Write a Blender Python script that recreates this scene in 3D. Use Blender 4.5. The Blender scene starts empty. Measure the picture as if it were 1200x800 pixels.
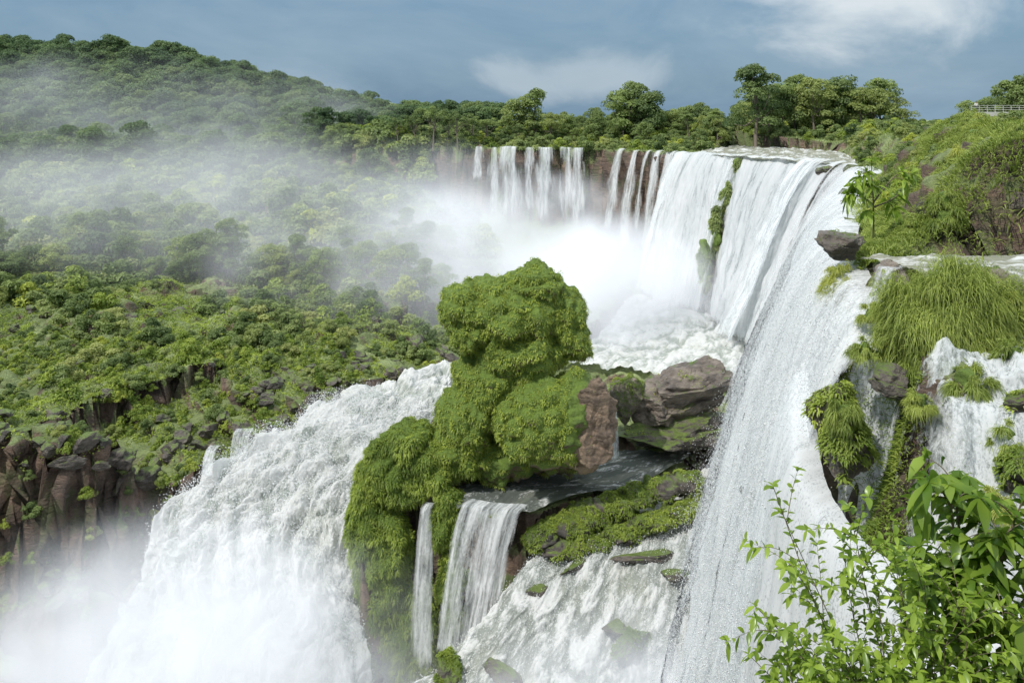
import bpy, math, numpy as np
from mathutils import Vector, kdtree, Euler
rng = np.random.default_rng(7)
scene = bpy.context.scene
COL = scene.collection
scene.view_settings.view_transform = 'Standard'
scene.view_settings.look = 'None'
scene.view_settings.exposure = 0

# ------------------------------------------------------------ noise
_pr = np.random.default_rng(11)
PERM = _pr.permutation(256)
GR = _pr.normal(size=(256, 3)); GR /= np.linalg.norm(GR, axis=1)[:, None]
def perlin(p, seed=0):
    p = np.asarray(p, float) + seed * 17.31
    i = np.floor(p).astype(np.int64); f = p - i
    w = f * f * f * (f * (f * 6 - 15) + 10)
    out = 0
    for dx in (0, 1):
        for dy in (0, 1):
            for dz in (0, 1):
                h = PERM[(PERM[(PERM[(i[:, 0] + dx) & 255] + i[:, 1] + dy) & 255] + i[:, 2] + dz) & 255]
                g = GR[h]
                d = g[:, 0] * (f[:, 0] - dx) + g[:, 1] * (f[:, 1] - dy) + g[:, 2] * (f[:, 2] - dz)
                ww = (w[:, 0] if dx else 1 - w[:, 0]) * (w[:, 1] if dy else 1 - w[:, 1]) * (w[:, 2] if dz else 1 - w[:, 2])
                out = out + d * ww
    return out * 1.5
def fbm(p, o=4, seed=0):
    p = np.asarray(p, float); a = 1; s = 0
    for k in range(o):
        s = s + a * perlin(p, seed + k); p = p * 2.03; a *= 0.5
    return s
def billow(p, o=4, seed=0, per=.5):
    p = np.asarray(p, float); a = 1; s = 0
    for k in range(o):
        s = s + a * (np.abs(perlin(p, seed + k)) * 2 - 0.6); p = p * 2.03; a *= per
    return s
def P3(x, y, z=0.0):
    x = np.asarray(x, float)
    return np.stack([x, np.broadcast_to(y, x.shape), np.broadcast_to(z, x.shape)], -1)
def sstep(a, b, x):
    t = np.clip((x - a) / (b - a), 0, 1); return t * t * (3 - 2 * t)
def sdpoly(x, y, poly):
    poly = np.array(poly, float); n = len(poly)
    d = np.full(x.shape, 1e18); ins = np.zeros(x.shape, bool)
    for i in range(n):
        a = poly[i]; b = poly[(i + 1) % n]; e = b - a
        wx = x - a[0]; wy = y - a[1]
        t = np.clip((wx * e[0] + wy * e[1]) / (e @ e), 0, 1)
        d = np.minimum(d, (wx - e[0] * t) ** 2 + (wy - e[1] * t) ** 2)
        c = (a[1] > y) != (b[1] > y)
        xi = (b[0] - a[0]) * (y - a[1]) / ((b[1] - a[1]) if b[1] != a[1] else 1e-9) + a[0]
        ins ^= c & (x < xi)
    d = np.sqrt(d)
    return np.where(ins, d, -d)

# ------------------------------------------------------------ mesh helpers
def mk_mesh(name, V, F, mat=None, smooth=False, attrs=None):
    V = np.asarray(V, np.float32); F = np.asarray(F, np.int32)
    me = bpy.data.meshes.new(name)
    me.vertices.add(len(V)); me.vertices.foreach_set("co", V.ravel())
    k = F.shape[1]
    me.loops.add(F.size); me.loops.foreach_set("vertex_index", F.ravel())
    me.polygons.add(len(F)); me.polygons.foreach_set("loop_start", np.arange(0, F.size, k, dtype=np.int32))
    me.polygons.foreach_set("loop_total", np.full(len(F), k, np.int32))
    me.polygons.foreach_set("use_smooth", np.full(len(F), smooth))
    if attrs:
        for an, av in attrs.items():
            av = np.asarray(av, np.float32)
            if av.ndim == 1:
                a = me.attributes.new(an, 'FLOAT', 'POINT'); a.data.foreach_set("value", av)
            else:
                a = me.attributes.new(an, 'FLOAT_VECTOR', 'POINT'); a.data.foreach_set("vector", av.ravel())
    me.update(calc_edges=True)
    if mat: me.materials.append(mat)
    return me
def mk_obj(name, me, label=None, category=None, kind=None, parent=None, loc=None, group=None):
    o = bpy.data.objects.new(name, me); COL.objects.link(o)
    if label: o["label"] = label
    if category: o["category"] = category
    if kind: o["kind"] = kind
    if group: o["group"] = group
    if parent is not None: o.parent = parent
    if loc is not None: o.location = loc
    return o
def grid_faces(n, m):
    i = np.arange(n - 1)[:, None] * m + np.arange(m - 1)[None, :]
    return np.stack([i, i + 1, i + m + 1, i + m], -1).reshape(-1, 4)
def nrm(v):
    return v / np.maximum(np.linalg.norm(v, axis=-1, keepdims=True), 1e-9)
def tube(pts, rad, sides=8):
    pts = np.array(pts, float); n = len(pts)
    T = nrm(np.gradient(pts, axis=0)); ref = np.array([0.31, 0.95, 0.1])
    A = nrm(np.cross(T, ref)); B = np.cross(T, A)
    an = np.linspace(0, 2 * np.pi, sides, endpoint=False)
    r = np.asarray(rad, float)[:, None, None]
    V = pts[:, None, :] + r * (np.cos(an)[None, :, None] * A[:, None, :] + np.sin(an)[None, :, None] * B[:, None, :])
    F = []
    for i in range(n - 1):
        for j in range(sides):
            F.append((i * sides + j, i * sides + (j + 1) % sides, (i + 1) * sides + (j + 1) % sides, (i + 1) * sides + j))
    return V.reshape(-1, 3), np.array(F)
def merge(parts):
    V = []; F = []; o = 0
    for v, f in parts:
        V.append(v); F.append(np.asarray(f) + o); o += len(v)
    return np.concatenate(V), np.concatenate(F)
def cards(P, N, L, W, r, dirn=None):
    n = len(P); N = nrm(N)
    t = r.normal(size=(n, 3)) if dirn is None else dirn + 0.35 * r.normal(size=(n, 3))
    t = nrm(t - N * np.sum(t * N, -1, keepdims=True)); b = np.cross(N, t)
    L = np.broadcast_to(L, (n,))[:, None]; W = np.broadcast_to(W, (n,))[:, None]
    V = np.stack([P - t * L * .5, P + b * W * .5 + N * W * .15, P + t * L * .5, P - b * W * .5 + N * W * .15], 1).reshape(-1, 3)
    return V, np.arange(n * 4).reshape(n, 4)
def blades(P, D, L, W, droop, r):
    n = len(P); D = nrm(D); L = np.broadcast_to(L, (n,))[:, None]; W = np.broadcast_to(W, (n,))[:, None]
    side = nrm(np.cross(D, np.array([0, 0, 1.0])) + 0.25 * r.normal(size=(n, 3)))
    rows = []
    for s, wd in ((0, .8), (.35, 1), (.7, .75), (1., .08)):
        c = P + D * L * s * (1 - .25 * s) + np.array([0, 0, -1.0]) * droop * L * s * s
        rows += [c - side * W * wd * .5, c + side * W * wd * .5]
    V = np.stack(rows, 1).reshape(-1, 3); b = np.arange(n)[:, None] * 8
    F = np.concatenate([b + np.array([[0, 1, 3, 2]]), b + np.array([[2, 3, 5, 4]]), b + np.array([[4, 5, 7, 6]])], 0)
    return V, F
_ico = {}
def ico(sub):
    if sub not in _ico:
        import bmesh
        bm = bmesh.new(); bmesh.ops.create_icosphere(bm, subdivisions=sub, radius=1)
        V = np.array([v.co[:] for v in bm.verts]); F = np.array([[v.index for v in f.verts] for f in bm.faces]); bm.free()
        _ico[sub] = (V, F)
    return _ico[sub]
def rock_vf(sub, seed, nplanes=14, lo=.5, hi=.85, rough=.06, strata=.018):
    r = np.random.default_rng(seed); V, F = ico(sub); V = V.copy()
    for _ in range(nplanes):
        n = nrm(r.normal(size=3) * np.array([1, 1, .8])); d = r.uniform(lo, hi)
        pr = np.maximum(V @ n - d, 0); V = V - pr[:, None] * n
    N = nrm(V)
    V = V + N * (fbm(V * 2.2, 5, seed) * rough * 1.8)[:, None]
    ph = V[:, 2] * 11 + V[:, 0] * 2.5 + seed + 1.2 * perlin(V * 1.5, seed)
    V = V + np.array([1, 1, .2]) * N * ((ph / 6.283 % 1) * 2 - 1)[:, None] * strata
    return V, F

# ------------------------------------------------------------ material helpers
def new_mat(name):
    m = bpy.data.materials.new(name); m.use_nodes = True
    nt = m.node_tree; nt.nodes.clear()
    out = nt.nodes.new('ShaderNodeOutputMaterial')
    return m, nt, out
class NB:
    def __init__(s, nt): s.nt = nt
    def n(s, t, **k):
        nd = s.nt.nodes.new(t)
        for a, v in k.items(): setattr(nd, a, v)
        return nd
    def l(s, a, b): s.nt.links.new(a, b)
    def setin(s, sock, v):
        if isinstance(v, bpy.types.NodeSocket): s.l(v, sock)
        else: sock.default_value = v
    def math(s, op, a, b=None, c=None, clamp=False):
        nd = s.n('ShaderNodeMath', operation=op, use_clamp=clamp)
        s.setin(nd.inputs[0], a)
        if b is not None: s.setin(nd.inputs[1], b)
        if c is not None: s.setin(nd.inputs[2], c)
        return nd.outputs[0]
    def noise(s, vec, scale, detail=5, rough=.55, dist=0):
        nd = s.n('ShaderNodeTexNoise'); nd.inputs['Scale'].default_value = scale
        nd.inputs['Detail'].default_value = detail; nd.inputs['Roughness'].default_value = rough
        nd.inputs['Distortion'].default_value = dist
        if vec is not None: s.l(vec, nd.inputs['Vector'])
        return nd.outputs['Fac']
    def mapping(s, vec, scale):
        nd = s.n('ShaderNodeVectorMath', operation='MULTIPLY'); s.l(vec, nd.inputs[0]); nd.inputs[1].default_value = scale
        return nd.outputs[0]
    def rng(s, v, a, b, c=0., d=1., smooth=False):
        nd = s.n('ShaderNodeMapRange'); nd.clamp = True
        if smooth: nd.interpolation_type = 'SMOOTHSTEP'
        s.l(v, nd.inputs[0])
        for i, q in enumerate((a, b, c, d)): nd.inputs[i + 1].default_value = q
        return nd.outputs[0]
    def mix(s, f, a, b):
        nd = s.n('ShaderNodeMix', data_type='RGBA'); s.setin(nd.inputs[0], f)
        for sk, v in ((nd.inputs[6], a), (nd.inputs[7], b)):
            if isinstance(v, tuple): sk.default_value = (*v, 1)
            else: s.l(v, sk)
        return nd.outputs[2]
    def bump(s, h, st, dist=.2):
        nd = s.n('ShaderNodeBump'); nd.inputs['Strength'].default_value = st; nd.inputs['Distance'].default_value = dist
        s.l(h, nd.inputs['Height']); return nd.outputs[0]

def leaf_mat(name, dark, light, nscale=.25, trans=.3, rough=.55):
    m, nt, out = new_mat(name); b = NB(nt)
    at = b.n('ShaderNodeAttribute', attribute_name='tone').outputs['Fac']
    geo = b.n('ShaderNodeNewGeometry').outputs['Position']
    nz = b.noise(geo, nscale, 1)
    oi = b.n('ShaderNodeObjectInfo').outputs['Random']
    f = b.math('ADD', b.math('MULTIPLY', at, .55), b.math('MULTIPLY', b.rng(nz, .3, .7), .45))
    f = b.math('ADD', f, b.math('MULTIPLY', b.math('SUBTRACT', oi, .5), .5), clamp=True)
    c = b.mix(f, dark, light)
    c = b.mix(b.rng(oi, .75, 1., 0, .45), c, (light[0] * 1.3, light[1] * 1.08, light[2]))
    p = b.n('ShaderNodeBsdfDiffuse'); b.l(c, p.inputs['Color'])
    gl = b.n('ShaderNodeBsdfGlossy'); gl.inputs['Roughness'].default_value = rough; gl.inputs['Color'].default_value = (.8, .85, .8, 1)
    mg = b.n('ShaderNodeMixShader'); mg.inputs[0].default_value = .05; b.l(p.outputs[0], mg.inputs[1]); b.l(gl.outputs[0], mg.inputs[2])
    t = b.n('ShaderNodeBsdfTranslucent'); b.l(c, t.inputs['Color'])
    mx = b.n('ShaderNodeMixShader'); mx.inputs[0].default_value = trans
    b.l(mg.outputs[0], mx.inputs[1]); b.l(t.outputs[0], mx.inputs[2]); b.l(mx.outputs[0], out.inputs[0])
    return m
def rock_mat(name, c1, c2, moss=(.09, .15, .03), mlo=.55, mhi=.8, msn=.5, wet=.5, scale=.35):
    m, nt, out = new_mat(name); b = NB(nt)
    g = b.n('ShaderNodeNewGeometry'); pos = g.outputs['Position']
    n1 = b.noise(pos, scale, 8, .65); n2 = b.noise(b.mapping(pos, (.4, .4, 2.2)), scale * 1.6, 6, .6)
    c = b.mix(b.rng(n1, .35, .65), c1, c2)
    c = b.mix(b.rng(n2, .5, .68, 0, .7), c, (c1[0] * .35, c1[1] * .35, c1[2] * .35))
    c = b.mix(b.rng(b.noise(pos, scale * 6, 5, .7), .55, .7, 0, .5), c, (c1[0] * .5, c1[1] * .5, c1[2] * .5))
    nsep = b.n('ShaderNodeSeparateXYZ'); b.l(g.outputs['Normal'], nsep.inputs[0])
    mk = b.math('ADD', nsep.outputs[2], b.math('MULTIPLY', b.math('SUBTRACT', b.noise(pos, msn, 5, .6), .5), 1.6))
    mk = b.rng(mk, mlo, mhi)
    mc = b.mix(b.noise(pos, 1.3, 4), (moss[0] * .5, moss[1] * .5, moss[2] * .5), (moss[0] * 1.6, moss[1] * 1.5, moss[2] * 1.3))
    c = b.mix(mk, c, mc)
    p = b.n('ShaderNodeBsdfPrincipled'); b.l(c, p.inputs['Base Color']); p.inputs['Roughness'].default_value = wet
    h = b.math('ADD', b.noise(pos, scale * 3, 9, .7), b.math('MULTIPLY', n2, .8))
    b.l(b.bump(h, 1., .6), p.inputs['Normal']); b.l(p.outputs[0], out.inputs[0])
    return m
def fall_mat(name, cover=.5, us=.9, vs=.05, tint=(.66, .72, .74), speck=.15, sps=1., bs=.35, con=3.6):
    m, nt, out = new_mat(name); b = NB(nt)
    fl = b.n('ShaderNodeAttribute', attribute_name='flow').outputs['Vector']
    ed = b.n('ShaderNodeAttribute', attribute_name='edge').outputs['Fac']
    a = b.noise(b.mapping(fl, (us, vs, 0)), 1., 6, .65, .4)
    a2 = b.noise(b.mapping(fl, (us * 3.3, vs * 7, 0)), 1., 4, .7, .6)
    a3 = b.noise(b.mapping(fl, (3.2 * sps, 1.8 * sps, 0)), 1., 4, .75)
    s = b.math('ADD', b.math('MULTIPLY', a, .6), b.math('MULTIPLY', a2, .4))
    s2 = b.math('ADD', b.math('MULTIPLY', s, 1 - speck), b.math('MULTIPLY', a3, speck))
    al = b.math('MULTIPLY_ADD', s2, con, .5 - con * .5 + (cover - .5) * 1.5 - 1.3)
    al = b.math('ADD', al, b.math('MULTIPLY', ed, 1.3))
    al = b.rng(al, .1, .9)
    c = b.mix(b.rng(s2, .36, .56), tint, (.88, .90, .91))
    d = b.n('ShaderNodeBsdfDiffuse'); b.l(c, d.inputs[0]); b.l(b.bump(s2, bs, .4), d.inputs['Normal'])
    t = b.n('ShaderNodeBsdfTranslucent'); b.l(c, t.inputs[0])
    m1 = b.n('ShaderNodeMixShader'); m1.inputs[0].default_value = .4; b.l(d.outputs[0], m1.inputs[1]); b.l(t.outputs[0], m1.inputs[2])
    tr = b.n('ShaderNodeBsdfTransparent'); m2 = b.n('ShaderNodeMixShader')
    b.l(al, m2.inputs[0]); b.l(tr.outputs[0], m2.inputs[1]); b.l(m1.outputs[0], m2.inputs[2]); b.l(m2.outputs[0], out.inputs[0])
    return m
def foam_mat(name, deep=(.42, .46, .42), lo=-.9, hi=-.1, bs=.4):
    m, nt, out = new_mat(name); b = NB(nt)
    at = b.n('ShaderNodeAttribute', attribute_name='foam').outputs['Fac']
    fl = b.n('ShaderNodeAttribute', attribute_name='flow').outputs['Vector']
    pos = b.n('ShaderNodeNewGeometry').outputs['Position']
    n = b.noise(b.mapping(fl, (1.2, .6, 1)), 1., 9, .75, .6); n3 = b.noise(b.mapping(fl, (.25, .11, 1)), 1., 5, .65, .6)
    f = b.math('ADD', at, b.math('MULTIPLY', b.math('SUBTRACT', n, .5), 2.6))
    f = b.rng(f, lo, hi)
    c = b.mix(f, deep, (.87, .88, .87))
    c = b.mix(b.rng(n3, .5, .66, 0, .32), c, (.62, .62, .50))
    p = b.n('ShaderNodeBsdfDiffuse'); b.l(c, p.inputs['Color'])
    t = b.n('ShaderNodeBsdfTranslucent'); b.l(c, t.inputs[0]); mx = b.n('ShaderNodeMixShader'); mx.inputs[0].default_value = .35
    b.l(b.bump(b.math('ADD', n, b.math('MULTIPLY', b.noise(pos, 5., 6, .75), .5)), bs, .35), p.inputs['Normal'])
    b.l(p.outputs[0], mx.inputs[1]); b.l(t.outputs[0], mx.inputs[2]); b.l(mx.outputs[0], out.inputs[0])
    return m
def simple_mat(name, col, rough=.6, ns=3., var=.3):
    m, nt, out = new_mat(name); b = NB(nt)
    pos = b.n('ShaderNodeNewGeometry').outputs['Position']
    c = b.mix(b.noise(pos, ns, 5), tuple(x * (1 - var) for x in col), tuple(min(1, x * (1 + var)) for x in col))
    p = b.n('ShaderNodeBsdfPrincipled'); b.l(c, p.inputs['Base Color']); p.inputs['Roughness'].default_value = rough
    b.l(p.outputs[0], out.inputs[0]); return m

M_forest = leaf_mat('hazed_forest_leaf', (.10, .16, .055), (.36, .45, .14), .08, .45)  # greens paled: distance haze painted into the leaf colour
M_hill = leaf_mat('hill_forest_leaf', (.06, .12, .055), (.24, .34, .12), .03, .4)
M_bush = leaf_mat('bush_leaf', (.15, .22, .065), (.45, .52, .19), .15, .45)
M_moss = leaf_mat('moss_leaf', (.12, .20, .025), (.47, .56, .10), .22, .4)
M_grass = leaf_mat('grass_blade', (.16, .23, .035), (.47, .55, .13), .5, .42)
M_bigleaf = leaf_mat('broad_leaf', (.09, .18, .02), (.42, .56, .08), 2.5, .45, .3)
M_bark = simple_mat('bark', (.22, .18, .14), .85, 5.)
M_stem = simple_mat('stem', (.16, .13, .08), .7, 12.)
M_rock = rock_mat('basalt_rock', (.11, .092, .08), (.31, .26, .215), wet=.5, mlo=.95, mhi=1.15)
M_browrock = rock_mat('brown_rock_face', (.13, .095, .07), (.36, .26, .18), wet=.6, mlo=.9, mhi=1.1, moss=(.12, .19, .035))
M_wetrock = rock_mat('wet_basalt', (.06, .054, .048), (.19, .16, .135), wet=.4, mlo=.65, mhi=.95, moss=(.13, .19, .045))
M_core = rock_mat('mossy_core', (.12, .085, .06), (.28, .20, .14), moss=(.13, .21, .035), mlo=-.7, mhi=-.3, scale=.4)
M_foam = foam_mat('white_water', (.48, .52, .48))
M_foam2 = foam_mat('rapid_water', (.38, .41, .38), -.7, .1)
M_pool = foam_mat('pool_water', (.15, .17, .15), -.1, .9, .3)
M_up = foam_mat('upper_river', (.34, .35, .27), -.5, .5, .3)

# ------------------------------------------------------------ terrain height
PLATEAU = [(-70, 330), (-45, 320), (-15, 311), (27, 301), (34, 285), (51, 257), (59, 240), (65, 226), (72, 205), (74, 185),
           (63, 150), (51, 130), (41, 105), (31, 80), (27, 69), (26.5, 61), (29, 55), (40, 52), (150, 50), (1500, 40), (4000, 40), (4000, 5000), (-3000, 5000), (-600, 700), (-120, 430)]
T2 = [(22.5, 66), (21, 56), (24, 49), (30, 45), (60, 42), (120, 40), (120, 90), (40, 90)]
T3 = [(17.5, 68), (18, 52), (21, 43), (30, 38), (60, 35), (120, 30), (120, 90), (40, 90)]
FRX = [-400, -90, -71, -52, -45, -30, -22, -16, -5, 3, 30, 60]
FRY = [106, 112, 118, 124, 127, 129, 121, 117, 114, 113, 113, 113]
def H(x, y):
    x = np.asarray(x, float); y = np.asarray(y, float)
    wx = x + 3.0 * fbm(P3(x * .07, y * .07, 1.3), 3, 3); wy = y + 4.5 * fbm(P3(x * .07, y * .07, 7.7), 4, 5)
    left = np.interp(y, [100, 118, 150, 230, 330, 380], [-47, -46, -44, -38, -26, -24])
    mid = np.interp(y, [100, 160, 200, 240, 300, 340], [-51.5, -51, -50.5, -48, -36, -20])
    k = sstep(-14, 2, x + (y - 150) * .15)
    k = sstep(0, 1, k)
    h = left * (1 - k) + mid * k
    hill = np.interp(x, [-900, -500, -330, -208, -156, -104, -60, -20], [26, 36, 35, 27, 11, -2, -9, -12])
    hh = sstep(345, 520, y)
    h = np.where(y > 345, h * (1 - hh) + hill * hh, h)
    n1 = fbm(P3(x * .045, y * .045, 0), 5, 21)
    h = h + n1 * (3.0 + 2.5 * sstep(160, 220, y)) * sstep(110, 150, y) * (1 - .6 * k)
    rr = billow(P3(x * .16, y * .16, 2.), 4, 31)
    h = h + rr * 1.3
    fy = np.interp(wx, FRX, FRY)
    g_r = np.maximum(-92, -54.5 + (y - 113) * 1.0)
    gr = sstep(-16, 6, x); g = -92 * (1 - gr) + g_r * gr
    g = np.where(x > 28, np.minimum(g, -60), g)
    dd = wy - fy
    dd2 = dd + 2.5 * rr
    m = .45 * sstep(-3.5, 2.5, dd2) + .3 * sstep(-9, -4, dd2) + .25 * sstep(-16, -9, dd2)
    m = np.where(x > -18, sstep(-2.5, 2.5, dd), m)
    h = g * (1 - m) + h * m
    for poly, z, w in ((T3, -25, 5), (T2, -14.5, 3)):
        d = sdpoly(wx, wy, poly); h = np.maximum(h, h * (1 - sstep(-w, w * .6, d)) + (z + .9 * rr) * sstep(-w, w * .6, d))
    d = sdpoly(x + .35 * (wx - x), y + .35 * (wy - y), PLATEAU)
    pz = -10.3 + .25 * n1
    bank = sstep(2, 14, d) * sstep(63, 70, y) * (1 - sstep(150, 186, y)) * 9.4
    bank2 = sstep(15, 50, d) * sstep(200, 300, y) * 5.5
    bank3 = sstep(0, 9, x - (80 + (y - 186) * .22)) * sstep(165, 188, y) * (1 - sstep(300, 330, y)) * 6.5
    pz = pz + np.maximum(np.maximum(bank, bank3), bank2) + bank * .14 * fbm(P3(x * .2, y * .2, 4), 3, 8)
    pm = sstep(-2.2, 1.2, d)
    pz = np.where(y > 345, np.maximum(pz, hill * hh + pz * (1 - hh)), pz)
    h = h * (1 - pm) + np.maximum(pz, h) * pm
    near = 1 - sstep(9.5, 12.5, y + .05 * np.abs(x))
    nz = np.interp(y, [-60, 0, 3, 9, 12], [-1.7, -1.7, -3.2, -7.4, -9])
    h = h * (1 - near) + nz * near
    return h

# ------------------------------------------------------------ water ribbons
def resample(pts, n):
    pts = np.array(pts, float); k = len(pts)
    e = np.concatenate([[2 * pts[0] - pts[1]], pts, [2 * pts[-1] - pts[-2]]])
    out = []
    for t in np.linspace(0, k - 1 - 1e-6, n):
        i = int(t); f = t - i; p0, p1, p2, p3 = e[i:i + 4]
        out.append(.5 * ((2 * p1) + (-p0 + p2) * f + (2 * p0 - 5 * p1 + 4 * p2 - p3) * f * f + (-p0 + 3 * p1 - 3 * p2 + p3) * f ** 3))
    return np.array(out)
def grid_normals(G):
    du = np.gradient(G, axis=0); dv = np.gradient(G, axis=1)
    return nrm(np.cross(dv, du))
def ribbon(L, R, n, m, amp, ns, seed=0, edge_drop=1.5, bulge=0., stretch=2., per=.55, big_a=1.2):
    l = resample(L, n); r = resample(R, n)
    s = np.linspace(0, 1, m)[None, :, None]
    G = l[:, None] * (1 - s) + r[:, None] * s
    ss = s[..., 0]
    ej = np.clip(np.abs(ss * 2 - 1) + .16 * fbm(G.reshape(-1, 3) * .15, 3, seed + 7).reshape(n, m), 0, 1.1)
    G[..., 2] += bulge * np.sin(ss * np.pi) - edge_drop * (ej ** 8)
    N = grid_normals(G)
    if np.mean(N[..., 2]) < 0: N = -N
    c = (l + r) / 2; al = np.concatenate([[0], np.cumsum(np.linalg.norm(np.diff(c, axis=0), axis=1))])
    wd = np.linalg.norm(r - l, axis=1)[:, None]
    A = (wd * (ss - .5)); B = np.broadcast_to(al[:, None], A.shape)
    flow = np.stack([A, B, np.full(A.shape, seed * 1.7)], -1).reshape(-1, 3)
    q = flow * np.array([1, 1 / stretch, 1])
    w = np.stack([fbm(q * ns * .7, 2, seed + 40), fbm(q * ns * .7, 2, seed + 50), 0 * q[:, 0]], -1)
    b = billow(q * ns + w * .4, 6, seed, per)
    fine = billow(q * ns * 7 + w * 1.5, 3, seed + 90, .6)
    big = billow(q * ns * np.array([.4, .65, 1]) + w * .4, 3, seed + 70)
    G = G + N * ((b * amp + big * amp * big_a + fine * amp * .14).reshape(n, m))[..., None]
    return G, (b + .5 * fine, flow)
def ribbon_obj(name, G, b, mat, **k):
    n, m = G.shape[:2]
    me = mk_mesh(name, G.reshape(-1, 3), grid_faces(n, m), mat, True, {'foam': b[0], 'flow': b[1]})
    return mk_obj(name, me, **k)

casL = [(-5, 182, -49.5), (-14.9, 165, -47.6), (-31.5, 150, -47.2), (-38.4, 137, -49.3), (-47.5, 128, -52.0), (-51.4, 122, -58.5), (-54.4, 115, -66), (-57, 107, -75), (-59, 98, -88)]
casR = [(8, 180, -49.5), (-8.5, 163, -48), (-9.5, 148, -48.4), (-13.7, 137, -49.6), (-17.8, 128.5, -51), (-20.8, 122, -54.5), (-20.8, 116, -62.6), (-18.5, 111, -68.8), (-16.5, 105, -76), (-15, 97, -88)]
casL = list(resample(casL, 10))
G_cas, b_cas = ribbon(casL, casR, 600, 360, .72, .28, 3, 1.5, .8, 1.7, .56, 2.4)
rapL = [(15, 128, -55), (4.5, 114, -56.5), (0, 109, -57.8), (-7.3, 104, -62.9), (-14.9, 99, -66.8), (-20, 91, -73), (-24, 82, -80)]
rapR = [(36, 134, -54), (31, 119, -54.8), (30, 111, -55.8), (30, 103, -59), (30, 96, -63.5), (29, 87, -68), (26, 76, -74)]
G_rap, b_rap = ribbon(rapL, rapR, 420, 340, .32, .4, 9, 1.2, 0, 2.4, .56, 1.8)
poolL = [(8, 178, -49.4), (20, 200, -49.2), (32, 238, -49)]
poolR = [(48, 160, -50.5), (58, 190, -49.5), (62, 235, -49)]
G_pl, b_pl = ribbon(poolL, poolR, 140, 140, .6, .25, 14, 1)
stL = [(16, 135, -52.2), (3, 126, -51.5), (-7.2, 120, -51), (-7.3, 112.6, -50.9)]
stR = [(30, 137, -52.8), (18, 124, -52.6), (8, 118, -51.8), (2.2, 112.3, -51.4)]
G_st, b_st = ribbon(stL, stR, 140, 110, .12, .5, 17, .3)
upL = [(52.5, 257, -9.9), (62, 272, -9.4), (78, 300, -9.)]
upR = [(75, 186, -9.9), (86, 215, -9.6), (98, 255, -9.3)]
G_up, b_up = ribbon(upL, upR, 120, 120, .25, .3, 19, .2)
ldL = [(26.2, 64.5, -10.1), (34, 65, -10.), (60, 66, -9.9)]; ldR = [(28.0, 58, -10.15), (36, 55.6, -10.1), (60, 54.5, -10)]
G_ld, b_ld = ribbon(ldL, ldR, 120, 90, .16, .7, 23, .6)
GS = ((G_cas, 3.), (G_rap, 2.6), (G_pl, 2.), (G_st, 1.4), (G_up, 1.), (G_ld, .5))
ci = []; cp = []; wz = []
for g, dpt in GS:
    stp = 3 if g.shape[0] > 300 else 2
    for p in g[::stp, ::stp].reshape(-1, 3):
        cp.append((p[0], p[1], 0)); ci.append(p[2] - dpt); wz.append(p[2])
carve2 = kdtree.KDTree(len(cp))
for _k, p in enumerate(cp): carve2.insert(p, _k)
carve2.balance()
def wdist(x, y): return np.array([carve2.find((a, b_, 0))[2] for a, b_ in zip(x, y)])

def axis_pts(a0, a1, step, lo, hi, grow=1.12):
    mid = list(np.arange(a0, a1 + step, step)); s = step; v = mid[-1]; up = []
    while v < hi: s = s * grow; v += s; up.append(v)
    s = step; v = mid[0]; dn = []
    while v > lo: s = s * grow; v -= s; dn.append(v)
    return np.array(dn[::-1] + mid + up)
xs = axis_pts(-95, 85, .62, -3500, 3500, 1.06); ys = axis_pts(34, 255, .62, -60, 4500, 1.04)
XX, YY = np.meshgrid(xs, ys, indexing='xy')
HH = H(XX.ravel(), YY.ravel()).reshape(XX.shape)
fx = XX.ravel(); fyv = YY.ravel(); hf = HH.ravel()
cand = np.where((fx > -70) & (fx < 120) & (fyv > 74) & (fyv < 312) & ((fx < 64) | (fyv > 180)) & ((fyv > 92) | (fx < 29)))[0]
cand = np.concatenate([cand, np.where((fx > 24) & (fx < 64) & (fyv > 50) & (fyv < 70))[0]])
edge_n = 1.6 * fbm(P3(fx * .12, fyv * .12, 6.), 4, 61)
for i in cand:
    co, idx, d = carve2.find((fx[i], fyv[i], 0))
    if d < 1.3: hf[i] = min(hf[i], ci[idx])
    elif d < 20 and fx[i] < -2 and fyv[i] > 126:
        hf[i] = min(hf[i], wz[idx] + .2 + d * .28 + edge_n[i])
    elif d < 9 and fx[i] < -30 and fyv[i] <= 126:
        hf[i] = min(hf[i], wz[idx] + 1. + d * 1.7 + edge_n[i])
HH = hf.reshape(XX.shape)
def Hs(x, y):
    x = np.asarray(x, float); y = np.asarray(y, float)
    i = np.clip(np.searchsorted(xs, x) - 1, 0, len(xs) - 2); j = np.clip(np.searchsorted(ys, y) - 1, 0, len(ys) - 2)
    u = (x - xs[i]) / (xs[i + 1] - xs[i]); v = (y - ys[j]) / (ys[j + 1] - ys[j])
    return (HH[j, i] * (1 - u) + HH[j, i + 1] * u) * (1 - v) + (HH[j + 1, i] * (1 - u) + HH[j + 1, i + 1] * u) * v
G = np.stack([XX, YY, HH], -1)
N = grid_normals(G); N = np.where(N[..., 2:3] < 0, -N, N)
fl = G.reshape(-1, 3); st = 1 - N.reshape(-1, 3)[:, 2]
zone = (fl[:, 1] > 20) & (fl[:, 1] < 420) & (np.abs(fl[:, 0]) < 250)
dv = np.zeros(len(fl))
q = fl[zone]
dv[zone] = billow(q * np.array([.13, .13, .18]), 5, 77, .62) * 3.0 + .4 * np.sin(q[:, 2] * .9 + 3 * perlin(q * .1, 5))
fl = fl + N.reshape(-1, 3) * (dv * np.clip(st * 1.4, 0, 1))[:, None]
tm, nt, out = new_mat('ground'); b = NB(nt)
g = b.n('ShaderNodeNewGeometry'); pos = g.outputs['Position']
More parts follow.
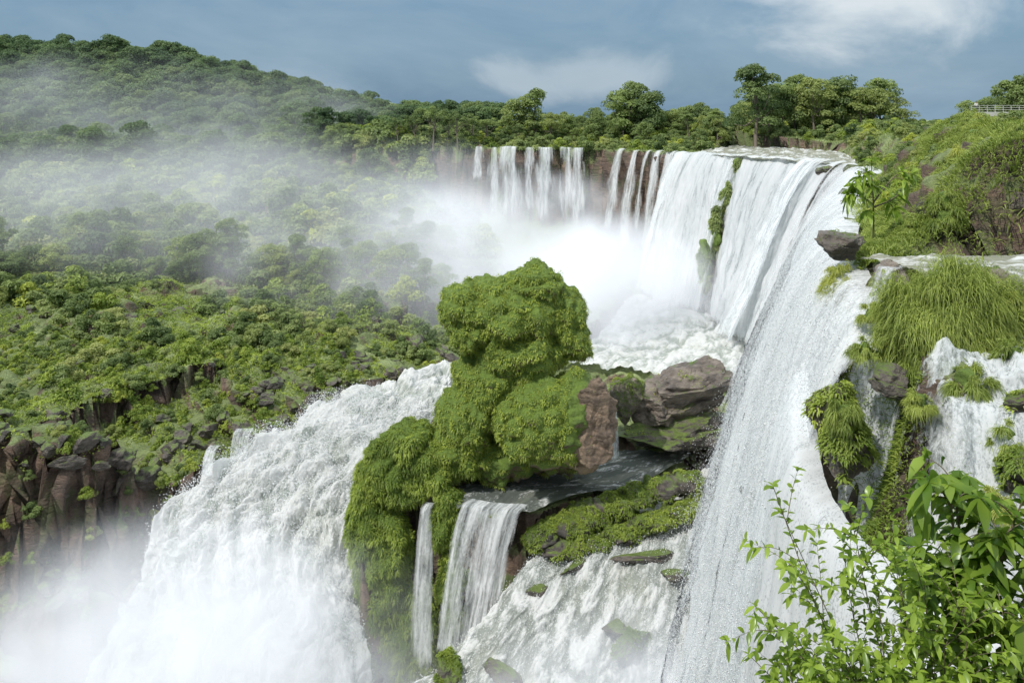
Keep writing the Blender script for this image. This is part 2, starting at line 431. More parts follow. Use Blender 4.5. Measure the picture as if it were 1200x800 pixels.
sp = b.n('ShaderNodeSeparateXYZ'); b.l(g.outputs['Normal'], sp.inputs[0])
rk = b.mix(b.rng(b.noise(pos, .12, 8, .65), .35, .65), (.11, .085, .07), (.30, .20, .145))
rk = b.mix(b.rng(b.noise(b.mapping(pos, (.5, .5, 2.)), .45, 8, .7), .5, .66, 0, .7), rk, (.06, .046, .037))
rk = b.mix(b.rng(b.noise(b.mapping(pos, (1., 1., .7)), .22, 6, .65), .5, .64, 0, .7), rk, (.10, .145, .045))
gr = b.mix(b.rng(b.noise(pos, .06, 6, .6), .35, .65), (.16, .21, .07), (.38, .45, .18))
gr = b.mix(b.rng(b.noise(pos, .9, 6, .7), .4, .65, 0, .55), gr, (.12, .155, .06))
mk = b.math('ADD', sp.outputs[2], b.math('MULTIPLY', b.math('SUBTRACT', b.noise(pos, .22, 7, .65), .5), 1.3))
c = b.mix(b.rng(mk, .58, .76), rk, gr)
p = b.n('ShaderNodeBsdfPrincipled'); b.l(c, p.inputs['Base Color']); p.inputs['Roughness'].default_value = .7
hb = b.math('ADD', b.noise(pos, .8, 10, .7), b.noise(b.mapping(pos, (.4, .4, 2.)), .8, 6, .6))
b.l(b.bump(hb, 1., 1.2), p.inputs['Normal']); b.l(p.outputs[0], out.inputs[0])
GF = grid_faces(*XX.shape)
me = mk_mesh('ground', fl, GF, tm, True)
mk_obj('ground', me, kind='structure', label='rocky gorge terrain with grassy river plateau and forest hill', category='ground')

ribbon_obj('river', G_cas, b_cas, M_foam, kind='structure', label='wide frothing white cascade pouring into the gorge', category='river')
ribbon_obj('river', G_rap, b_rap, M_foam2, kind='structure', label='foaming rapids below the mossy outcrop', category='river')
ribbon_obj('river', G_pl, b_pl, M_foam, kind='structure', label='churning white plunge pool', category='river')
ribbon_obj('river', G_st, b_st, M_pool, kind='structure', label='shallow dark stream beside the mossy outcrop', category='river')
ribbon_obj('river', G_up, b_up, M_up, kind='structure', label='shallow river above the falls', category='river')
ribbon_obj('river', G_ld, b_ld, M_up, kind='structure', label='shallow water running over the near ledge', category='river')

# ------------------------------------------------------------ waterfall curtains
def curtain(lip, base, n_u, n_v, amp, seed, feather=.12, toe=.15, head=1.5, hmix=.75):
    a = resample(lip, n_u); c = resample(base, n_u)
    t = np.linspace(0, 1, n_v)
    Gc = np.zeros((n_u, n_v, 3))
    h = hmix * (t ** .6) + (1 - hmix) * t
    Gc[..., 0] = a[:, None, 0] + (c - a)[:, None, 0] * h; Gc[..., 1] = a[:, None, 1] + (c - a)[:, None, 1] * h
    Gc[..., 2] = a[:, None, 2] + (c - a)[:, None, 2] * (.9 * t ** 1.15 + .1 * t)
    back = (a - c); back[:, 2] = 0; back = nrm(back) * head
    Gc = np.concatenate([(a + back + np.array([0, 0, .1]))[:, None], Gc], 1)
    n_v += 1
    u = np.concatenate([[0], np.cumsum(np.linalg.norm(np.diff((a + c) / 2, axis=0), axis=1))])
    v = np.concatenate([np.zeros((n_u, 1)), np.cumsum(np.linalg.norm(np.diff(Gc, axis=1), axis=2), axis=1)], 1)
    U = np.broadcast_to(u[:, None], v.shape)
    N = grid_normals(Gc)
    d = 1.3 * fbm(np.stack([U.ravel() * .16, v.ravel() * .02, np.full(U.size, seed * 3.3)], -1), 2, seed) + .35 * billow(np.stack([U.ravel() * .7, v.ravel() * .1, np.full(U.size, seed)], -1), 3, seed + 5)
    tt = np.concatenate([[0], t]); amp_t = (amp * (.2 + .8 * tt ** .7))[None, :]
    Gc = Gc + N * (d.reshape(U.shape) * amp_t)[..., None]
    s = np.linspace(0, 1, n_u)[:, None]
    jag = .5 * perlin(np.stack([U.ravel() * .5, v.ravel() * .12, np.zeros(U.size)], -1), seed + 9).reshape(U.shape)
    e1 = np.clip(np.minimum(s, 1 - s) / feather + jag, 0, 1); e2 = np.clip((1 - tt[None, :]) / toe + jag * .6, 0, 1)
    e = np.broadcast_to(e1 * e2, U.shape)
    return Gc, np.stack([U + seed * 31., v, np.broadcast_to(tt[None], U.shape)], -1), e
def fall_obj(lip, base, mat, label, nu=60, nv=60, amp=.5, seed=1, **k):
    Gc, fl_, e = curtain(lip, base, nu, nv, amp, seed, **k)
    me = mk_mesh('waterfall', Gc.reshape(-1, 3), grid_faces(*Gc.shape[:2]), mat, True, {'flow': fl_.reshape(-1, 3), 'edge': e.ravel()})
    return mk_obj('waterfall', me, label=label, category='waterfall', kind='structure')
W_thick = fall_mat('thick_fall', .90, .3, .02, con=4.4)
W_mid = fall_mat('veil_fall', .70, .7, .04)
W_far = fall_mat('far_fall', .60, .5, .035, con=4.0)
W_thin = fall_mat('thin_fall', .5, .9, .08, speck=.3)
W_spray = fall_mat('spray_fall', .70, .3, .025, (.80, .83, .85), .3, 1.2, .2, con=4.2)
W_inner = fall_mat('inner_fall', 1.5, .35, .03, (.76, .80, .82), .2, 1.2, .25, con=3.)
W_spray2 = fall_mat('outer_spray_fall', .26, .3, .03, (.84, .87, .88), .55, 1.6, .15, con=5.)
W_near = fall_mat('near_spray_fall', .80, .4, .045, (.78, .82, .84), .5, 2.4, .2, con=4.)
for i, (x0, x1, yy, zb) in enumerate([(-15, -9.5, 310.5, -23), (-8.6, -4.4, 308, -36), (-5.8, 5, 306, -38), (4.0, 8.6, 304, -36), (7.6, 15.6, 303, -39), (16.5, 22, 301.5, -38), (19.6, 26.4, 300.5, -39)]):
    fall_obj([(x0, yy, -9.9), (x1, yy - (x1 - x0) * .25, -9.9)], [(x0 - 1.8, yy - 6 - i % 2 * 2, zb), (x1 + 1., yy - 6, zb)], W_far if i in (0, 3, 5) else W_mid,
             'distant white curtain over a dark basalt cliff', 50, 40, 1.2, 20 + i, toe=.25, feather=.4)
for i, (x, yy, w, zb) in enumerate([(36.2, 282, 1.5, -42), (40, 275, 1.6, -44), (43.2, 270.5, .9, -40), (45.8, 266, 1.5, -46), (48.8, 261, 2.4, -46)]):
    fall_obj([(x - w, yy + w * 1.5, -9.9), (x + w, yy - w * 1.5, -9.9)], [(x - w * 2.2 - 5, yy - 3 + w, zb), (x + w * 1.4 - 5, yy - 6 - w, zb)], W_far if w < 1.4 else W_mid,
             'narrow white strand over dark cliff', 24, 40, .9, 40 + i, toe=.2, feather=.45)
fall_obj([(50.5, 259, -9.9), (54, 250, -9.7), (58, 244, -9.9), (62.5, 235, -9.9)], [(34, 242, -50), (38, 236, -50), (43, 226, -50), (49.5, 218, -50)], W_thick, 'broad white curtain spilling over the plateau lip', 140, 90, 2.0, 61, toe=.05, feather=.06, hmix=.6)
fall_obj([(49, 262, -9.9), (53, 253, -9.9)], [(34, 246, -48), (36, 238, -48)], W_mid, 'white chute folding over the main curtain', 40, 70, 1.5, 62, toe=.05, feather=.3, hmix=.4)
fall_obj([(61.8, 235, -9.9), (68, 218, -9.7), (72, 204, -9.9), (74.5, 190, -9.9)], [(48, 217, -50), (49.5, 204, -50), (50.5, 193, -50), (50, 180, -50)], W_thick, 'broad white curtain beside a mossy rock strip', 140, 90, 2.0, 63, toe=.05, feather=.06, hmix=.6)
fall_obj([(70, 209, -9.5), (74, 195, -9.5)], [(46, 196, -50), (47, 184, -50)], W_mid, 'overlapping white chute on the main curtain', 50, 80, 2.2, 64, toe=.05, feather=.3, hmix=.6)
fall_obj([(59.5, 240, -9.6), (64.5, 229, -9.6)], [(44.5, 222, -50), (47.5, 214, -50)], W_far, 'thin water sliding over the mossy rib', 50, 80, .6, 60, toe=.05, feather=.3, hmix=.6)
LIPV = [(75, 193, -9.8), (72, 172, -9.9), (63.5, 150, -10), (51.5, 130, -10), (42, 106, -10), (31.8, 82, -10.4), (28, 73, -10.8), (25.8, 66, -11.5), (24.6, 60.5, -12.5), (23.2, 56, -16)]
BASV = [(50, 183, -54), (43.5, 165, -55), (38, 148, -56), (31, 128, -58), (24, 108, -60), (16.6, 90, -68), (13.8, 78, -68), (12, 68, -66), (11, 60, -62), (10.5, 52, -60)]
fall_obj(LIPV, BASV, W_spray, 'huge drifting white veil of falling water and spray', 340, 170, 1.5, 65, toe=.1, feather=.02)
LV2 = [(p[0] - .6, p[1] - .3, p[2]) for p in LIPV]; BV2 = [(p[0] - 3.4, p[1] - 1.5, p[2]) for p in BASV]
fall_obj(LV2, BV2, W_spray2, 'outer wisps of spray drifting off the veil', 300, 160, 1.8, 66, toe=.3, feather=.03)
fall_obj([(72, 180, -10.5), (62, 150, -11), (50, 130, -11), (41, 106, -11), (31.5, 83.5, -11.5), (27.2, 71, -12), (25.3, 63, -13.5), (24.2, 58.5, -16)], [(51, 181, -56), (38.8, 150, -58), (32, 130, -60), (25, 109, -62), (17.5, 91, -70), (14.6, 78, -70), (12.8, 68, -68), (11.8, 58, -64)],
         W_inner, 'inner white sheet of falling water', 220, 120, 1.2, 65, toe=.01, feather=.01)
fall_obj([(25.3, 60.5, -10.2), (26.4, 57.8, -10.3)], [(22.6, 59, -20), (23.8, 55.5, -19)], W_thin, 'short stream between ledge rocks', 50, 50, .4, 72, hmix=.5, feather=.3)
fall_obj([(21, 62, -18), (19, 57, -20), (18.2, 51, -23), (20.5, 44.5, -24.6), (28, 39.5, -24.6)], [(12.5, 62, -62), (11, 55, -62), (11.5, 47, -62), (13, 39, -62), (19, 32, -62)], W_near, 'near white curtain below the mossy terrace', 200, 120, 1.5, 73, toe=.03, feather=.03)
def drape(pts_top, pts_bot, n, m, seed, mat, label, lift=.35):
    a = resample(pts_top, n); c = resample(pts_bot, n); t = np.linspace(0, 1, m)[None, :, None]
    Gc = a[:, None] * (1 - t) + c[:, None] * t
    Gc[..., 2] = Hs(Gc[..., 0].ravel(), Gc[..., 1].ravel()).reshape(n, m) + lift
    u = np.concatenate([[0], np.cumsum(np.linalg.norm(np.diff(a, axis=0), axis=1))])
    v = np.concatenate([np.zeros((n, 1)), np.cumsum(np.linalg.norm(np.diff(Gc, axis=1), axis=2), axis=1)], 1)
    U = np.broadcast_to(u[:, None], v.shape)
    s = np.linspace(0, 1, n)[:, None]; jag = .5 * perlin(np.stack([U.ravel() * .8, v.ravel() * .3, np.zeros(U.size)], -1), seed).reshape(U.shape)
    e = np.clip(np.minimum(s, 1 - s) / .15 + jag, 0, 1) * np.ones_like(v)
    Gc[..., 2] += .3 * billow(Gc.reshape(-1, 3) * .9, 4, seed).reshape(n, m)
    me = mk_mesh('waterfall', Gc.reshape(-1, 3), grid_faces(n, m), mat, True, {'flow': np.stack([U, v, v * 0], -1).reshape(-1, 3), 'edge': e.ravel()})
    return mk_obj('waterfall', me, label=label, category='waterfall', kind='structure')
W_drape = fall_mat('draped_water', .72, .8, .14, (.6, .66, .68), .35, 1.8, .5, 5.2)
drape([(26.5, 55.5, 0), (31, 53.5, 0), (38, 52, 0)], [(19.0, 45, 0), (24, 39.5, 0), (34, 36, 0)], 140, 170, 5, W_drape, 'thin white water running over mossy ledges', .9)
drape([(26.5, 61, 0), (27.5, 56, 0)], [(18, 60, 0), (18.3, 49, 0)], 80, 90, 6, W_drape, 'white water sliding down mossy rock', .7)
fall_obj([(31.5, 53.2, -12.5), (36, 52.5, -12.5)], [(28.5, 48, -18.5), (34, 47, -18.5)], W_drape, 'white cascade stepping over wet rocks', 70, 60, .6, 75, hmix=.6, feather=.2)
fall_obj([(24, 48.5, -15.8), (27.5, 46.6, -15.8), (32, 45.6, -15.8)], [(21.3, 44.5, -25), (25.5, 41.5, -25), (30.5, 40, -25)], W_drape, 'white cascade stepping over wet rocks', 90, 70, .7, 76, hmix=.6, feather=.2)
fall_obj([(-6.9, 113, -50.7), (-3, 112.2, -51), (2.2, 112, -51.2)], [(-10.2, 109, -69), (-6.5, 107.2, -68), (-1.5, 107, -63)], W_far, 'small fan-shaped waterfall beside mossy cliff', 110, 80, .8, 81, toe=.1, feather=.1)
fall_obj([(-12.8, 113.4, -51.5), (-9.7, 112.9, -51.5)], [(-13.8, 109.6, -72), (-9.8, 109.2, -72)], W_far, 'thin veil waterfall on mossy cliff', 40, 60, .5, 82, feather=.3)
for i, (x, yy, z0, z1, w) in enumerate([(-41.5, 131, -48., -52.5, 1.6), (-45, 128, -49.5, -53, 1.), (15.5, 131, -45, -52, .8)]):
    fall_obj([(x - w, yy, z0), (x + w, yy, z0)], [(x - w, yy - 2.5, z1), (x + w, yy - 2.5, z1)], W_thin, 'small white trickle between boulders', 20, 30, .25, 90 + i)

# ------------------------------------------------------------ mossy outcrops
def blob_mesh(blobs, sub=5, seed=0, amp=1., ns=.3):
    parts = []
    for i, (x, y, z, rx, ry, rz) in enumerate(blobs):
        V, F = ico(sub); V = V * np.array([rx, ry, rz]) + np.array([x, y, z])
        N = nrm((V - np.array([x, y, z])) / np.array([rx, ry, rz]) ** 2)
        V = V + N * (amp * (billow(V * ns, 4, seed) + .35 * perlin(V * ns * 4, seed + 3)))[:, None]
        parts.append((V, F))
    return merge(parts)
def sample_surf(V, F, n, r):
    A = V[F[:, 0]]; B = V[F[:, 1]]; C = V[F[:, 2]]
    cr = np.cross(B - A, C - A); ar = np.linalg.norm(cr, axis=1)
    idx = r.choice(len(F), n, p=ar / ar.sum()); u = r.random((n, 1)); v = r.random((n, 1)); fl2 = (u + v) > 1
    u = np.where(fl2, 1 - u, u); v = np.where(fl2, 1 - v, v)
    return A[idx] * (1 - u - v) + B[idx] * u + C[idx] * v, nrm(cr[idx])
def foliage_on(V, F, n, r, L, W, minz=-.3, thr=-.15, mns=.25, excl=None, seed=3, droop=.5):
    Pp, Nn = sample_surf(V, F, n, r)
    mask = (Nn[:, 2] + .25 * r.normal(size=n) > minz) & (perlin(Pp * mns, seed) > thr)
    if excl is not None: mask &= ~excl(Pp)
    Pp = Pp[mask]; Nn = Nn[mask]; k = len(Pp)
    clump = perlin(Pp * .9, seed + 2); c2 = billow(Pp * .55, 3, seed + 6)
    tone = np.clip(.55 + .3 * clump + .5 * c2 + .12 * r.normal(size=k), 0, 1)  # crevice shade put into tone: hollows darker, raised tufts lighter
    ln = L * (.6 + .8 * r.random(k)) * (1 + .5 * clump)
    D = Nn + .4 * r.normal(size=(k, 3)) + np.array([0, 0, .35]); Vv, Ff = blades(Pp + Nn * (.45 * np.clip(c2, -.3, 1))[:, None], D, ln, W, droop, r); return Vv, Ff, np.repeat(tone, 8)
def outcrop(name, label, cat, blobs, leaf_n, seed, amp=1., ns=.3, L=.8, W=.16, sub=5, excl=None, thr=-.3, minz=-.35, core=None, leaf=None):
    r = np.random.default_rng(seed)
    V, F = blob_mesh(blobs, sub, seed, amp, ns)
    root = mk_obj(name, mk_mesh(name, V, F, core or M_core, True), label=label, category=cat)
    Vv, Ff, tn = foliage_on(V, F, leaf_n, r, L, W, minz, thr, .22, excl, seed)
    mk_obj('moss_covering', mk_mesh('moss_covering', Vv, Ff, leaf or M_moss, False, {'tone': tn}), parent=root)
    return root
Yi = 122
def not_rockface(P):
    e = ((P[:, 0] - 12.) / 4.6) ** 2 + ((P[:, 2] + 41.) / 6.2) ** 2
    rk_ = (e + .5 * perlin(P * .4, 9) < 1) & (P[:, 1] < 125)
    e2 = ((P[:, 0] - 3) / 8) ** 2 + ((P[:, 2] + 48.6) / 2.6) ** 2
    return rk_ | ((e2 < 1) & (perlin(P * .5, 3) > -.2))
outcrop('rock_island', 'tall knobbly rock island covered in bright green moss and ferns', 'rock island',
        [(0.2, Yi + 1, -27.6, 8.8, 7, 5.0), (-6.6, Yi, -26.8, 3.6, 5, 3.4), (-5.4, Yi - 1, -29.6, 3.8, 4, 3.2), (6.2, Yi + 1, -28.0, 4.6, 5, 5.0), (3.0, Yi, -24.0, 4.6, 4.5, 3.2), (-2.2, Yi - .5, -25.0, 3.6, 4, 2.6), (8.2, Yi, -31.2, 2.8, 4, 3.0), (1.0, Yi, -33.2, 7.0, 6, 4.8),
         (-2.8, Yi, -37.5, 5.4, 6, 4.6), (-6.4, Yi - 1, -42.5, 4.4, 6, 5.6), (-9.0, Yi - 2, -46, 3.4, 5, 3.6), (4.6, Yi - 5, -41.4, 7.6, 5.2, 5.8), (8.4, Yi - 3, -41.0, 5.2, 6, 6.0), (-2.5, Yi + 1, -47.5, 8, 6, 4), (6, Yi + 1, -47, 7, 5, 4)],
        300000, 5, 1.0, .28, .42, .10, 5, not_rockface, -1.5, -.8)
outcrop('mossy_cliff', 'hanging green mossy cliff buttress beside thin waterfall', 'cliff',
        [(-17, 118, -49.2, 4.4, 4, 4.6), (-19.3, 117.5, -55.5, 3.4, 4, 8), (-16.8, 116.5, -62, 4.0, 4, 10), (-12, 118, -48.6, 4.4, 4, 3.6), (-8.8, 115.5, -54, 2.2, 3, 5), (-14.5, 118.5, -45, 3.6, 4, 2.8), (-14, 117, -72, 6, 5, 12), (-7.9, 114.5, -62, 1.8, 3, 7), (-8, 118.5, -46.5, 4, 3, 3)],
        180000, 8, 1.1, .33, .65, .11, 4, None, -.7, -.8)
mb = [(4.0, 113.5, -55.6, 2.6, 2.6, 1.7), (6.2, 112, -56.4, 2.6, 2.2, 1.2), (7.4, 115, -54.8, 3., 2.8, 1.5), (10.6, 116.3, -54, 3., 2.8, 1.5), (14., 117.4, -53.2, 3., 2.8, 1.5), (17.4, 118.4, -52.4, 2.8, 2.6, 1.4), (21, 119.4, -51.6, 3.0, 2.8, 1.4), (24.6, 120.4, -51.4, 2.8, 2.6, 1.6),
      (10.5, 113, -56.0, 3, 2, 1.0), (14.5, 114, -55.3, 3, 2, 1.0), (19, 115.5, -54.3, 3.4, 2.2, 1.1), (23.5, 117, -53.6, 3.2, 2.2, 1.2), (27.5, 119, -53, 3, 2.4, 1.3)]
outcrop('mossy_mound', 'low row of grassy hummocks and wet rocks in the rapids', 'mound', mb, 150000, 12, .6, .5, .5, .11, 4, None, -.35, -.05, M_wetrock, M_moss)
outcrop('mossy_rock_strip', 'steep mossy rib of rock between two white curtains', 'rock',
        [(61.0, 229.5, -15, 1.2, 2, 5), (57.2, 226.5, -22, 1.3, 2, 6), (53.4, 223.5, -30, 1.5, 2, 7), (49.8, 220.5, -38, 1.7, 2, 7)], 20000, 14, .8, .3, .9, .22, 4, None, -.15, -.6, None, M_bush)
def boulder(label, loc, sc, seed, sub=5, rot=(0, 0, 0), mat=None, moss_n=0, mosthr=.05, nplanes=16, **kw):
    V, F = rock_vf(sub, seed, nplanes, **kw); V = V * np.array(sc)
    Rm = np.array(Euler(rot).to_matrix()); V = V @ Rm.T
    o = mk_obj('boulder', mk_mesh('boulder', V, F, mat or M_rock, False), label=label, category='rock', loc=loc)
    if moss_n:
        r = np.random.default_rng(seed + 5); Vv, Ff, tn = foliage_on(V, F, moss_n, r, .5, .12, .25, mosthr, .3, None, seed)
        mk_obj('moss_covering', mk_mesh('moss_covering', Vv, Ff, M_moss, False, {'tone': tn}), parent=o)
    return o
ANG = dict(lo=.42, hi=.76, rough=.07, strata=.08)
boulder('large angular layered brown boulder with moss patches', (28.5, 138, -45.2), (9.6, 6, 5.6), 5, 6, (.15, -.3, .2), M_rock, 5000, .25, 12, **ANG)
boulder('angular layered brown rock leaning on the large boulder', (22.8, 137, -46.2), (6.4, 5, 4.8), 19, 6, (0, -.35, .7), M_rock, 1500, .2, 12, **ANG)
boulder('dark wet rock shelf under the brown boulder', (26, 134.5, -50.2), (10, 5, 3.4), 9, 6, (0, -.1, .1), M_wetrock, 2500, .2, 12, **ANG)
boulder('brown boulder mantled with moss', (18.4, 137, -45.2), (3.0, 4, 4.2), 10, 5, (0, 0, 0), M_rock, 12000, -.4)
boulder('brown bare face of the mossy boulder', (10.6, 115.8, -41.2), (5.0, 4.6, 6.4), 15, 6, (.2, .2, .4), M_browrock, 2500, .25, 14, lo=.5, hi=.8, rough=.08, strata=.03)
for i, (x, y, z, a, bb, cc, lb, ms) in enumerate([(12.5, 102, -60.9, 2.2, 1.5, 1.0, 'dark wet rock awash in rapids', 0), (14, 100.5, -61.6, 4.2, 1.8, 1.5, 'dark wet rock with green weed', 5500),
                                          (-7.5, 100.3, -65, 4, 2, 1.8, 'low moss-topped rock in white water', 12000), (-1, 100, -65, 3.8, 1.7, 1.3, 'dark wet rock awash in rapids', 0), (21, 107, -57.3, 3., 1.5, 1., 'dark wet rock awash in rapids', 0),
                                          (28, 112, -55.2, 3, 2, 1.4, 'dark wet rock awash in rapids', 0), (-11, 134, -49, 3, 3, 3, 'dark boulder beside the cascade', 900), (-4, 140, -48, 4, 3, 4, 'dark boulder beside the cascade', 4500),
                                          (18, 110.5, -56.6, 6, 1.6, 1., 'flat dark wet rock shelf in rapids', 0), (3, 107.5, -59.4, 2., 1.2, 1., 'dark wet rock awash in rapids', 0), (9, 110.5, -57.5, 4.2, 1.2, .9, 'flat dark wet rock shelf in rapids', 0)]):
    boulder(lb, (x, y, z), (a, bb, cc), 30 + i, 4, (0, 0, i * .7 if a < 5 else .2), M_wetrock, ms, -.3)

# ------------------------------------------------------------ tree and shrub prototypes
def crown_vf(r, lobes, per, leaf, aspect=.55):
    Ps = []; Ns = []; Ts = []
    for (cx, cy, cz, rr, fl_) in lobes:
        d = nrm(r.normal(size=(per, 3))); d[:, 2] = np.where(d[:, 2] < -.35, -d[:, 2], d[:, 2])
        rad = rr * (1 - .35 * r.random(per) ** 2) * (1 + .25 * perlin(d * 2.2 + cx, 3))
        Ps.append(np.array([cx, cy, cz]) + d * rad[:, None] * np.array([1, 1, fl_])); Ns.append(d + .45 * r.normal(size=(per, 3)) + np.array([0, 0, .25]))
        Ts.append(np.clip(r.uniform(.1, .9) + .15 * r.normal(size=per) + .15 * d[:, 2], 0, 1))  # light from above put into tone: lobe tops lighter, undersides darker
    P = np.concatenate(Ps); V, F = cards(P, np.concatenate(Ns), leaf * (.6 + .8 * r.random(len(P))), leaf * aspect, r)
    return V, F, np.repeat(np.concatenate(Ts), 4)
def lobes_for(r, n, R, hz, z0, lr):
    L = []
    for i in range(n):
        a = r.uniform(0, 2 * np.pi); q = np.sqrt(r.random()) * (1 if i else 0); z = r.uniform(-.7, 1.)
        k = math.sqrt(max(0.05, 1 - (max(z, 0)) ** 2))
        L.append((math.cos(a) * R * q * k, math.sin(a) * R * q * k, z0 + z * hz, lr * r.uniform(.65, 1.25), r.uniform(.6, .85)))
    return L
def tree_proto(seed, Ht, R, hz, nl, lr, leaf, per, lean=0.):
    r = np.random.default_rng(seed); lob = lobes_for(r, nl, R, hz, Ht - hz, lr)
    top = np.array([lean, 0, Ht - hz * 1.1]); parts = []
    tr = [np.array([0, 0, -1.]), np.array([lean * .2, .1, Ht * .3]), np.array([lean * .7, -.1, Ht * .5]), top]
    tr = resample(tr, 8); parts.append(tube(tr, np.linspace(Ht * .022, Ht * .01, 8), 7))
    for l in lob[:min(10, nl)]:
        s = tr[r.integers(3, 7)]; e = np.array(l[:3]); mid = (s + e) / 2 + np.array([0, 0, -.06 * Ht])
        parts.append(tube(resample([s, mid, e], 5), np.linspace(Ht * .009, Ht * .003, 5), 5))
    tv, tf = merge(parts); cv, cf, ct = crown_vf(r, lob, per, leaf)
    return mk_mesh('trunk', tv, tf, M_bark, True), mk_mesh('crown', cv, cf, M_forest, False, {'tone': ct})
def palm_proto(seed, Ht):
    r = np.random.default_rng(seed); tr = resample([(0, 0, -1), (.2, 0, Ht * .5), (.6, .1, Ht)], 8); tv, tf = tube(tr, np.linspace(.25, .15, 8), 7)
    Pl = []; D = []
    for i in range(16):
        a = i / 16 * 6.283; up = r.uniform(-.1, .9); d = nrm(np.array([math.cos(a), math.sin(a), up])); Lf = 3.2
        for k in range(22):
            s = (k + 1) / 22 * Lf; c = tr[-1] + d * s + np.array([0, 0, -.13 * s * s]); side = nrm(np.cross(d, [0, 0, 1]))
            for sg in (-1, 1): Pl.append(c); D.append(side * sg + d * .5 + np.array([0, 0, -.2]))
    V, F = blades(np.array(Pl), np.array(D), .9, .12, .4, r)
    return mk_mesh('trunk', tv, tf, M_bark, True), mk_mesh('crown', V, F, M_forest, False, {'tone': np.full(len(V), .5)})
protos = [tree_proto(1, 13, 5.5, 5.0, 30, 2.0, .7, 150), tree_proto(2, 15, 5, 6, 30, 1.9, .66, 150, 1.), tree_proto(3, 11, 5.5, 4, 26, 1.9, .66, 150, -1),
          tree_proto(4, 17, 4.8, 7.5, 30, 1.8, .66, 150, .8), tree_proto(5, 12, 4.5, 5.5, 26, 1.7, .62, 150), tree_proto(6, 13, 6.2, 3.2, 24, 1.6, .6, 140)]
umb = tree_proto(17, 12, 5., 1.9, 16, 1.3, .55, 130, .6)
palm = palm_proto(9, 9)
def hz(x, y): return float(Hs(np.array([x]), np.array([y]))[0])
crowns = []
def place_tree(pr, x, y, s, label, rot=None, z=None, group='trees on the river plateau', sz=None, name='tree', sink=0., lst=None):
    e = mk_obj(name, None, label=label, category='tree', group=group); e.location = (x, y, (hz(x, y) if z is None else z) - sink); e.scale = (s, s, sz or s)
    e.rotation_euler = (0, 0, rng.uniform(0, 6.28) if rot is None else rot)
    t = mk_obj('trunk', pr[0], parent=e); c = mk_obj('crown', pr[1], parent=e); (crowns if lst is None else lst).append(c); return e
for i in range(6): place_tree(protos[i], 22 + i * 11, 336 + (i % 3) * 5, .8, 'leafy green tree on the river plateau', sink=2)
hcrowns = []
for i in range(6):
    hm = protos[i][1].copy(); hm.materials.clear(); hm.materials.append(M_hill)
    place_tree((protos[i][0], hm), -110 - 26 * i, 352 + 3 * i, 1.2, 'dark green rainforest tree on the hillside', sink=2, group='trees on the hillside', lst=hcrowns)
def bush_proto(seed, R, hzz, nl, lr, leaf, per, mat):
    r = np.random.default_rng(seed); lob = lobes_for(r, nl, R, hzz, hzz * .45, lr); cv, cf, ct = crown_vf(r, lob, per, leaf)
    return mk_mesh('shrub', cv, cf, mat, False, {'tone': ct})
bushes = [bush_proto(21, 1.5, 1., 10, .7, .34, 150, M_bush), bush_proto(22, 1.8, .8, 12, .65, .32, 140, M_bush), bush_proto(23, 1.3, 1.3, 10, .65, .34, 150, M_forest), bush_proto(24, 1.6, 1.1, 9, .8, .3, 160, M_moss)]
r = np.random.default_rng(99)
cnt = 0
for i in range(900):
    if cnt > 150: break
    x = r.uniform(-8, 190); y = r.uniform(285, 385)
    px = x / y * 1000
    if y < 300 and x < 60: continue
    if y < 318 and x < 45: continue
    if x > 55 and y < 270 + (x - 55) * .9: continue
    if px < 60 and r.random() < .5: continue
    if perlin(np.array([[px * .02, 0, 3.]]), 7)[0] < -.15 and r.random() < .6: continue
    s = r.uniform(.45, 1.0) if px > 120 else r.uniform(.4, .62)
    s *= (1.45 if 270 < px < 460 else .95)
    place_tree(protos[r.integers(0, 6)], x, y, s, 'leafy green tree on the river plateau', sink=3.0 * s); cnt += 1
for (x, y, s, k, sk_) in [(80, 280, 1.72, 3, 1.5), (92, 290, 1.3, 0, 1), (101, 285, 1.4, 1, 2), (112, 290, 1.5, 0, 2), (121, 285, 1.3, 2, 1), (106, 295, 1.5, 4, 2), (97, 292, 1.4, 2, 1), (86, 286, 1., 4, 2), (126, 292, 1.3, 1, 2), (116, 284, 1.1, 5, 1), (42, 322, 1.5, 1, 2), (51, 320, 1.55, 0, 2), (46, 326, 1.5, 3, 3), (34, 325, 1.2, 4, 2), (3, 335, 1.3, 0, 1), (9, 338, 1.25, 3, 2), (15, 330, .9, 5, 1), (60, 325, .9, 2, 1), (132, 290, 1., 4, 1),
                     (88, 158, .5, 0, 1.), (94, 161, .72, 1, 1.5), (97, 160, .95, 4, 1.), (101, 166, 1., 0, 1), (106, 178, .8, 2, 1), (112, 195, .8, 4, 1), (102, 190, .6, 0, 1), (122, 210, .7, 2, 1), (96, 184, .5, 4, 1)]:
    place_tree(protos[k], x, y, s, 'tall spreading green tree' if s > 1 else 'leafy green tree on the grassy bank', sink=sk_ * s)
for (x, y, s) in [(-36, 318, 1.05), (-29, 314, 1.25), (-20, 313, 1.1), (-15, 318, .95), (-43, 321, .9), (-24, 316, .95), (-9, 318, .9)]:
    place_tree(umb, x, y, s, 'flat-topped tree on the far cliff edge', z=-10.5, group='trees on the far cliff')
for (x, y, s) in [(-10, 322, 1.0), (62, 300, 1.), (70, 296, 1.), (-38, 326, 1.)]:
    place_tree(palm, x, y, s, 'slender palm tree above the falls', group='palms above the falls', name='palm_tree')
for i in range(26):
    x = r.uniform(-80, -46); y = 300 - (x + 17) * .33 + r.uniform(-8, 4) ; s = r.uniform(.6, 1.05)
    place_tree(protos[r.integers(0, 6)], x, y, s, 'leafy green tree at the foot of the far cliff', z=-31 + r.uniform(-4, 6), group='trees below the far cliff')

